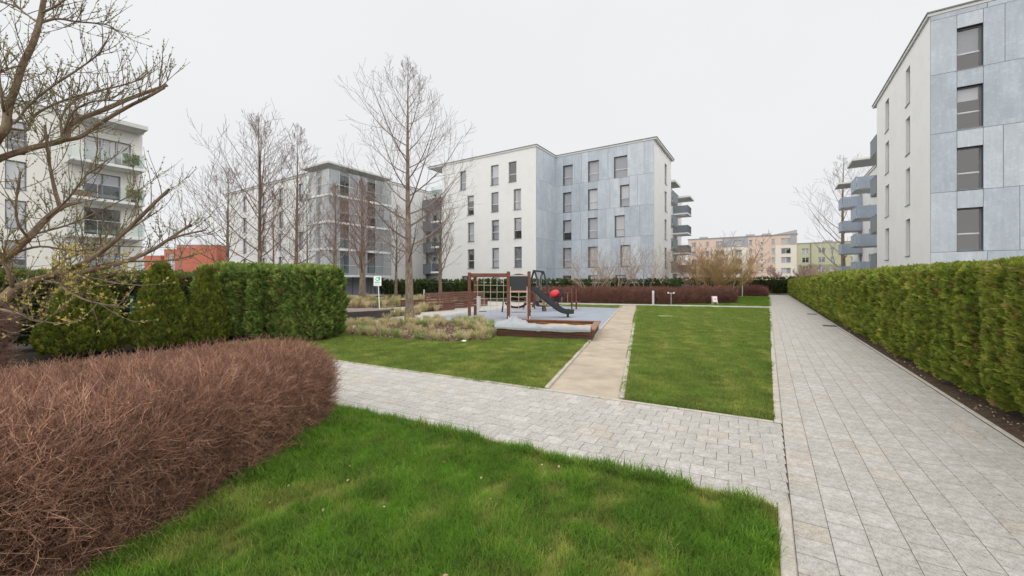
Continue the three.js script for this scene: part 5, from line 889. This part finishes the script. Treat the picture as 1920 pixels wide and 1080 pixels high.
{ // rope crossing between posts
  const g = thing('rope_crossing', 'low rope crossing with brown posts and rail beside the dish', 'play equipment', [-11.2, 0, 22.2], 0.38);
  for (const x of [-1.15, 1.15, 1.42]) mesh('post', box(0.09, 1.22, 0.09, x, 0.6, 0, 0.01), M.wood, g);
  mesh('rail', box(2.6, 0.07, 0.07, 0.13, 0.99, -0.085, 0.008), M.wood, g); for (let k = 0; k < 6; k++) mesh('rope', bar(W2(-0.9 + k * 0.36, 0.22, 0), W2(-0.9 + k * 0.36, 0.96, -0.06), 0.012, 5), M.rope, g);
  mesh('foot_rope', uvm(new THREE.TubeGeometry(new THREE.CatmullRomCurve3([W2(-1.1, 0.3, 0), W2(-0.4, 0.22, 0), W2(0.4, 0.22, 0), W2(1.1, 0.3, 0)]), 14, 0.03, 6).toNonIndexed()), M.rope, g); mesh('step', box(0.5, 0.05, 0.25, 1.42, 0.42, 0.1, 0.01), M.wood, g);
}
{ // black hammock seat seen through the ladder
  const g = thing('hammock_seat', 'black rubber hammock hung low between posts behind the ladder', 'hammock', [-11.69, 0, 18.7], 0.55), v = [], ix = [], N = 20, K = 8;
  for (let i = 0; i <= N; i++) for (let j = 0; j <= K; j++) { const u = i / N * 2 - 1, t = j / K * 2 - 1; v.push(u * 0.62, 0.18 + 0.26 * u * u + 0.12 * t * t, t * 0.3 * (1 - 0.45 * u * u)); }
  for (let i = 0; i < N; i++) for (let j = 0; j < K; j++) { const a = i * (K + 1) + j; ix.push(a, a + 1, a + K + 1, a + 1, a + K + 2, a + K + 1); }
  const b = new THREE.BufferGeometry(); b.setAttribute('position', new THREE.Float32BufferAttribute(v, 3)); b.setIndex(ix); const c = b.toNonIndexed(); c.computeVertexNormals(); mesh('sling', uvm(c), M.black, g);
  for (const s of [-1, 1]) { mesh('post', plank(W2(s * 0.78, 0, 0), W2(s * 0.7, 0.62, 0), 0.08, 0.08), M.black, g); mesh('link', bar(W2(s * 0.71, 0.55, 0), W2(s * 0.62, 0.46, 0), 0.012), M.galv, g); }
}
{ // small rocker
  const g = thing('spring_rocker', 'small black spring rocker under the slide', 'spring rocker', [-10.65, 0, 19.95], 0.5), pts = []; for (let k = 0; k <= 60; k++) pts.push(W2(0.09 * Math.cos(k * 0.6), 0.02 + k * 0.0042, 0.09 * Math.sin(k * 0.6)));
  mesh('spring', uvm(new THREE.TubeGeometry(new THREE.CatmullRomCurve3(pts), 120, 0.014, 5).toNonIndexed()), M.black, g); mesh('seat_board', box(0.75, 0.05, 0.22, 0, 0.30, 0, 0.015), M.black, g); mesh('back_board', plank(W2(-0.3, 0.3, 0), W2(-0.4, 0.52, 0), 0.2, 0.04), M.black, g); mesh('handle', merge([bar(W2(0.16, 0.3, 0), W2(0.2, 0.58, 0), 0.018), bar(W2(0.2, 0.56, -0.16), W2(0.2, 0.56, 0.16), 0.016)]), M.black, g);
}
function bench(label, x, w, turn, L) { // high-backed slatted bench on a boxed base
  const g = thing('wooden_bench', label, 'bench', [x, 0, w], turn, 'high-backed benches by the playground');
  for (let k = 0; k < 3; k++) mesh('base_board', box(L, 0.125, 0.04, 0, 0.075 + k * 0.135, 0.2, 0.006), M.benchwood, g); for (const s of [-1, 1]) for (let k = 0; k < 3; k++) mesh('base_board', box(0.04, 0.125, 0.36, s * (L / 2 - 0.02), 0.075 + k * 0.135, 0, 0.006), M.benchwood, g);
  for (let k = 0; k < 4; k++) mesh('seat_slat', box(L + 0.06, 0.035, 0.11, 0, 0.44, 0.22 - k * 0.125, 0.006), M.benchwood, g);
  for (const s of [-1, 0, 1]) mesh('back_post', plank(W2(s * (L / 2 - 0.06), 0.4, -0.2), W2(s * (L / 2 - 0.06), 1.02, -0.36), 0.08, 0.05), M.benchwood, g);
  for (let k = 0; k < 4; k++) { const y = 0.56 + k * 0.135; mesh('back_slat', rotg(box(L, 0.11, 0.03, 0, 0, 0, 0.005), -0.25).translate(0, y, -0.205 - k * 0.035), M.benchwood, g); }
}
bench('nearest high-backed brown wooden bench, beside the climbing frame post', -16.3, 17.6, 1.25, 1.75); bench('middle high-backed brown bench seen beside the climbing net', -16.9, 19.6, 1.25, 1.75); bench('farthest high-backed brown bench seen through the climbing net', -17.0, 21.9, 1.25, 1.75);
{ const g = thing('low_wall', 'low brown board wall edging the mound behind the benches', 'wall', [-20.2, 0, 20.3], 1.05); for (let k = 0; k < 3; k++) mesh('board', box(3.4, 0.125, 0.06, 0, 0.07 + k * 0.135, 0, 0.008), M.benchwood, g); mesh('cap', box(3.5, 0.04, 0.14, 0, 0.42, 0, 0.008), M.benchwood, g); for (const s of [-1, 0, 1]) mesh('post', box(0.09, 0.40, 0.09, s * 1.6, 0.19, -0.078, 0.008), M.benchwood, g); }
{ // dark platform seat
  const g = thing('platform_seat', 'low dark boarded platform seat at the edge of the paved yard', 'platform', [-15.75, 0, 10.75], 1.42), L = 3.6, D = 1.9;
  for (let k = 0; k < 3; k++) { mesh('side_board', box(L, 0.115, 0.04, 0, 0.062 + k * 0.118, D / 2, 0.005), M.charcoal, g); mesh('side_board', box(L, 0.115, 0.04, 0, 0.062 + k * 0.118, -D / 2, 0.005), M.charcoal, g); for (const s of [-1, 1]) mesh('side_board', box(0.04, 0.115, D - 0.045, s * (L / 2 - 0.02), 0.062 + k * 0.118, 0, 0.005), M.charcoal, g); }
  for (let k = 0; k < 14; k++) mesh('deck_board', box(L + 0.12, 0.03, D / 14 - 0.008 + 0.006, 0, 0.385, -D / 2 - 0.02 + (k + 0.5) * ((D + 0.04) / 14), 0.004), M.deck, g);
  mesh('lip', box(0.22, 0.05, 0.5, L / 2 + 0.15, 0.375, D / 2 - 0.3, 0.006), M.charcoal, g);
}
// ---------------------------------------------------------------- signs, posts, lamps and small things
function sign(tex2) { return tex2; }
{ // white and green board on a leaning pole
  const g = thing('park_sign', 'white and green sign on a thin leaning pole by the mound', 'sign', [-20.7, 0, 16.73], 0.5); mesh('pole', bar(W2(0.06, -0.1, 0), W2(-0.05, 1.95, 0), 0.03), M.white, g);
  mesh('board', box(0.5, 0.62, 0.02, -0.06, 1.72, 0.035, 0.004), M.white, g);
  const c = document.createElement('canvas'); c.width = 128; c.height = 160; const x = c.getContext('2d'); x.fillStyle = '#f2f5f2'; x.fillRect(0, 0, 128, 160); x.fillStyle = '#2fb38a'; x.beginPath(); x.arc(62, 48, 34, 0, 7); x.fill(); x.fillStyle = '#f2f5f2'; x.beginPath(); x.arc(62, 48, 20, 0, 7); x.fill(); x.fillStyle = '#2fb38a'; x.fillRect(84, 10, 26, 60); x.fillRect(14, 92, 98, 16); x.fillStyle = '#8fb8a8'; for (let k = 0; k < 4; k++) x.fillRect(16, 118 + k * 9, 90 - 12 * (k % 2), 4);
  const t = new THREE.CanvasTexture(c); t.colorSpace = THREE.SRGBColorSpace; mesh('print', new THREE.PlaneGeometry(0.47, 0.59).translate(-0.06, 1.72, 0.049), mat('sign_print', [1, 1, 1], 0.6, { map: t }), g);
}
{ const g = thing('bollard_lamp', 'grey lamp bollard before the long brown hedge', 'bollard', [-7.16, 0, 30.55]); mesh('shaft', uvm(new THREE.CylinderGeometry(0.085, 0.085, 0.86, 16).translate(0, 0.43, 0).toNonIndexed()), M.galv, g); mesh('lamp_glass', uvm(new THREE.CylinderGeometry(0.08, 0.08, 0.12, 16).translate(0, 0.925, 0).toNonIndexed()), M.white, g); mesh('cap', uvm(new THREE.CylinderGeometry(0.09, 0.09, 0.04, 16).translate(0, 1.005, 0).toNonIndexed()), M.galv, g); }
{ const g = thing('water_tap', 'thin standpipe with two white taps before the brown hedge', 'tap', [-6.0, 0, 31.05]); mesh('pipe', bar(W2(0, -0.05, 0), W2(0, 0.84, 0), 0.022), M.galv, g); mesh('cross_pipe', bar(W2(-0.2, 0.84, 0), W2(0.22, 0.84, 0), 0.022), M.galv, g); for (const s of [-1, 1]) mesh('tap_head', box(0.09, 0.12, 0.09, s * 0.2, 0.86, 0, 0.02), M.white, g); }
{ // folding board
  const g = thing('folding_sign', 'small white folding sign with red print on the far lawn', 'sign', [-3.37, 0, 33.6], 0.35), c = document.createElement('canvas'); c.width = 96; c.height = 128; const x = c.getContext('2d'); x.fillStyle = '#f3eeee'; x.fillRect(0, 0, 96, 128); x.strokeStyle = '#d88'; x.lineWidth = 7; x.strokeRect(4, 4, 88, 120); x.fillStyle = '#d33'; x.beginPath(); x.arc(50, 62, 22, 0, 7); x.fill(); x.fillStyle = '#f3eeee'; x.beginPath(); x.arc(50, 62, 12, 0, 7); x.fill();
  const t = new THREE.CanvasTexture(c); t.colorSpace = THREE.SRGBColorSpace;
  for (const s of [-1, 1]) { for (const q of [-1, 1]) mesh('leg', plank(W2(q * 0.17, 0, s * 0.2), W2(q * 0.15 - 0.06, 0.6, s * 0.03), 0.035, 0.02), M.white, g); mesh('board', rotg(box(0.34, 0.48, 0.015, 0, 0, 0), -s * 0.28).translate(-0.03, 0.36, s * 0.115), M.white, g); }
  mesh('print', rotg(new THREE.PlaneGeometry(0.32, 0.46), -0.28).translate(-0.03, 0.3625, 0.1275), mat('folding_print', [1, 1, 1], 0.6, { map: t }), g);
}
{ const g = thing('marker_post', 'thin white post standing by the golden shrubs', 'post', [-2.42, 0, 51.5]); mesh('shaft', bar(W2(0, -0.1, 0), W2(0, 2.1, 0), 0.045), M.white, g); mesh('cap', box(0.14, 0.06, 0.14, 0, 2.12, 0, 0.01), M.white, g); }
{ const g = thing('board_screen', 'small red boarded screen at the far end of the path', 'screen', [-0.75, 0, 58.4], 0.1); for (let k = 0; k < 7; k++) mesh('board', box(0.2, 1.05, 0.03, -0.66 + k * 0.21, 0.55, 0, 0.004), M.redfence, g); for (const s of [-1, 1]) mesh('post', box(0.09, 1.15, 0.09, s * 0.76, 0.55, -0.07, 0.01), M.redfence, g); }
{ const g = thing('wire_fence', 'green metal fence post with thin wires between the conifers', 'fence', [-14.2, 0, 3.5]); mesh('post', box(0.07, 1.3, 0.07, 0, 0.6, 0, 0.006), M.greenPaint, g); mesh('cap', box(0.08, 0.03, 0.08, 0, 1.266, 0, 0.006), M.greenPaint, g); for (let k = 0; k < 5; k++) mesh('wire', bar(W2(0.04, 0.2 + k * 0.24, 4.5), W2(0.04, 0.2 + k * 0.24, -2.6), 0.003, 4), M.greenPaint, g); mesh('post', box(0.07, 1.3, 0.07, 0, 0.6, 2.5, 0.006), M.greenPaint, g); }
{ const g = thing('bicycle_rack', 'low steel rack with white posts before the hedge behind the benches', 'rack', [-26.2, 0, 27.2], 0.5); mesh('post', bar(W2(-0.75, 0, 0), W2(-0.75, 0.95, 0), 0.06), M.white, g); for (const x of [-0.25, 0.75, 1.9]) mesh('leg', bar(W2(x, 0, 0), W2(x, 0.5, 0), 0.04), M.galv, g); mesh('rail', bar(W2(-0.25, 0.5, 0), W2(1.9, 0.5, 0), 0.035), M.galv, g); mesh('rail', bar(W2(-0.25, 0.25, 0), W2(1.9, 0.25, 0), 0.025), M.plastic, g); }
{ const g = thing('short_post', 'short white post standing left of the tallest tree', 'post', [-27.2, 0, 25.6]); mesh('shaft', bar(W2(0, 0, 0), W2(0, 0.75, 0), 0.05), M.white, g); mesh('cap', box(0.12, 0.04, 0.12, 0, 0.77, 0, 0.01), M.white, g); }
{ const g = thing('litter_bin', 'grey litter bin standing behind the climbing net', 'bin', [-14.9, 0, 19.4], 0.3); mesh('body', uvm(new THREE.CylinderGeometry(0.2, 0.17, 0.75, 14).translate(0, 0.43, 0).toNonIndexed()), M.galv, g); mesh('lid', uvm(new THREE.CylinderGeometry(0.23, 0.22, 0.07, 14).translate(0, 0.845, 0).toNonIndexed()), M.charcoal, g); }
function cover(name, label, x, w, sx, sz, m, y) { const g = thing(name, label, 'drain cover', [x, 0, w]); mesh('frame', merge([box(sx, 0.03, 0.03, 0, y, sz / 2), box(sx, 0.03, 0.03, 0, y, -sz / 2), box(0.03, 0.03, sz - 0.032, sx / 2, y, 0), box(0.03, 0.03, sz - 0.032, -sx / 2, y, 0)]), m, g); for (let k = 0; k < 6; k++) mesh('bar', box(sx - 0.04, 0.02, sz / 9, 0, y - 0.003, -sz / 2 + ((k + 0.5) * sz) / 6), m, g); }
cover('drain_cover', 'small iron drain cover set in the paved path', 1.95, 19.1, 0.38, 0.38, M.grate, 0.004); cover('drain_cover', 'farther iron drain cover in the paved path beside the hedge', 1.9, 25.6, 0.38, 0.38, M.grate, 0.004);
{ const g = thing('inspection_cover', 'pale rectangular cover lying in the lawn beside the sand path', 'cover', [-4.13, 0, 19.96], 0.3); mesh('lid', box(0.62, 0.05, 0.42, 0, 0.02, 0, 0.008), M.concrete, g); mesh('rim', merge([box(0.7, 0.04, 0.03, 0, 0.02, 0.24), box(0.7, 0.04, 0.03, 0, 0.02, -0.24)]), M.galv, g); }
{ const g = new THREE.IcosahedronGeometry(0.055, 2), p = g.attributes.position; for (let i = 0; i < p.count; i++) { const k = 0.7 + 0.6 * fbm(p.getX(i) * 15 + 20, p.getZ(i) * 15 + p.getY(i) * 12 + 20, 512, 8, 3); p.setXYZ(i, p.getX(i) * k * 1.5, p.getY(i) * k * 0.5 + 0.04, p.getZ(i) * k); } g.computeVertexNormals(); const o = mesh('paper_scrap', g, M.white, scene); o.position.set(-7.0, 0.0, -8.5); tag(o, 'crumpled white scrap lying on the lawn before the grass bed', 'litter'); }

{ // a few fallen leaves and bits of twig on the near lawn and along the hedge foot
  const r = rng(909), q = new THREE.BufferGeometry(); q.setAttribute('position', new THREE.Float32BufferAttribute([-0.5, 0, 0, 0, 0.15, 0.3, 0.5, 0.05, 0, 0, 0.12, -0.28], 3)); q.setIndex([0, 1, 2, 0, 2, 3]);
  const list = []; for (let k = 0; k < 420; k++) { let x, w; if (k < 26) { w = 0.9 + r() * 2.5; x = hedgeFront(w) + 0.3 + r() * 3; } else if (k < 330) { x = 2.26 + r() * 0.28; w = 3 + r() * 22; } else if (k < 360) { x = 1.5 + r() * 0.7; w = 4 + r() * 14; } else { w = r() * 3; x = hedgeFront(w) - 0.05 + 0.14 * r(); } if (x > 0 && k < 26) continue; const c = r() < 0.5 ? [0.36, 0.24, 0.14] : [0.5, 0.4, 0.27]; list.push({ x, y: k < 26 ? 0.03 + 0.02 * r() : 0.003, z: -w, s: 0.02 + 0.025 * r(), q: new THREE.Quaternion().setFromEuler(new THREE.Euler((r() - 0.5) * 0.9, r() * 6.3, (r() - 0.5) * 0.9)), c: lin(...c) }); }
  const h = new THREE.Group(); h.name = numbered('fallen_leaves'); h.userData.kind = 'stuff'; h.userData.label = 'scattered brown fallen leaves on the near lawn and hedge foot'; scene.add(h); scatter('leaves', q, M.stick, list, h);
}

// things standing on the balconies of the cream block
for (const [y, w, label, h] of [[8.1, 10.95, 'bushy potted shrub on the middle glass balcony of the cream block', 0.75], [10.95, 10.8, 'leafy potted plant on the topmost glass balcony of the cream block', 0.7]]) {
  const g = thing('potted_plant', label, 'plant', [-43.95, y, w]), r = rng(Math.round(y * 10)), lists = [[], [], []]; mesh('pot', uvm(new THREE.CylinderGeometry(0.2, 0.15, 0.3, 14).translate(0, 0.153, 0).toNonIndexed()), M.charcoal, g); mesh('stem', bar(W2(0, 0.25, 0), W2(0, h, 0), 0.015, 5), M.barkFar, g);
  for (let i = 0; i < 260; i++) { const a = r() * 6.283, d = 0.42 * Math.sqrt(r()), yy = 0.32 + r() * h, nx = Math.cos(a), nz = Math.sin(a); lists[i % 3].push({ x: nx * d, y: yy, z: nz * d, s: 0.2 * (0.6 + 0.7 * r()), q: aim(new THREE.Vector3(nx * 0.6, 0.7, nz * 0.6), r), c: leafTone(thujaCool, r, r()) }); }
  lists.forEach((l, k) => scatter('foliage', sprays[k], M.leaf, l, g));
}
{ const g = thing('storage_box', 'brown wooden box on the middle glass balcony of the cream block', 'box', [-43.9, 8.1, 8.0]); for (let k = 0; k < 4; k++) mesh('board', box(0.5, 0.11, 1.0, 0, 0.06 + k * 0.118, 0, 0.006), M.woodPale, g); mesh('lid', box(0.56, 0.04, 1.06, 0, 0.495, 0, 0.006), M.wood, g); }

renderer.render(scene, camera);
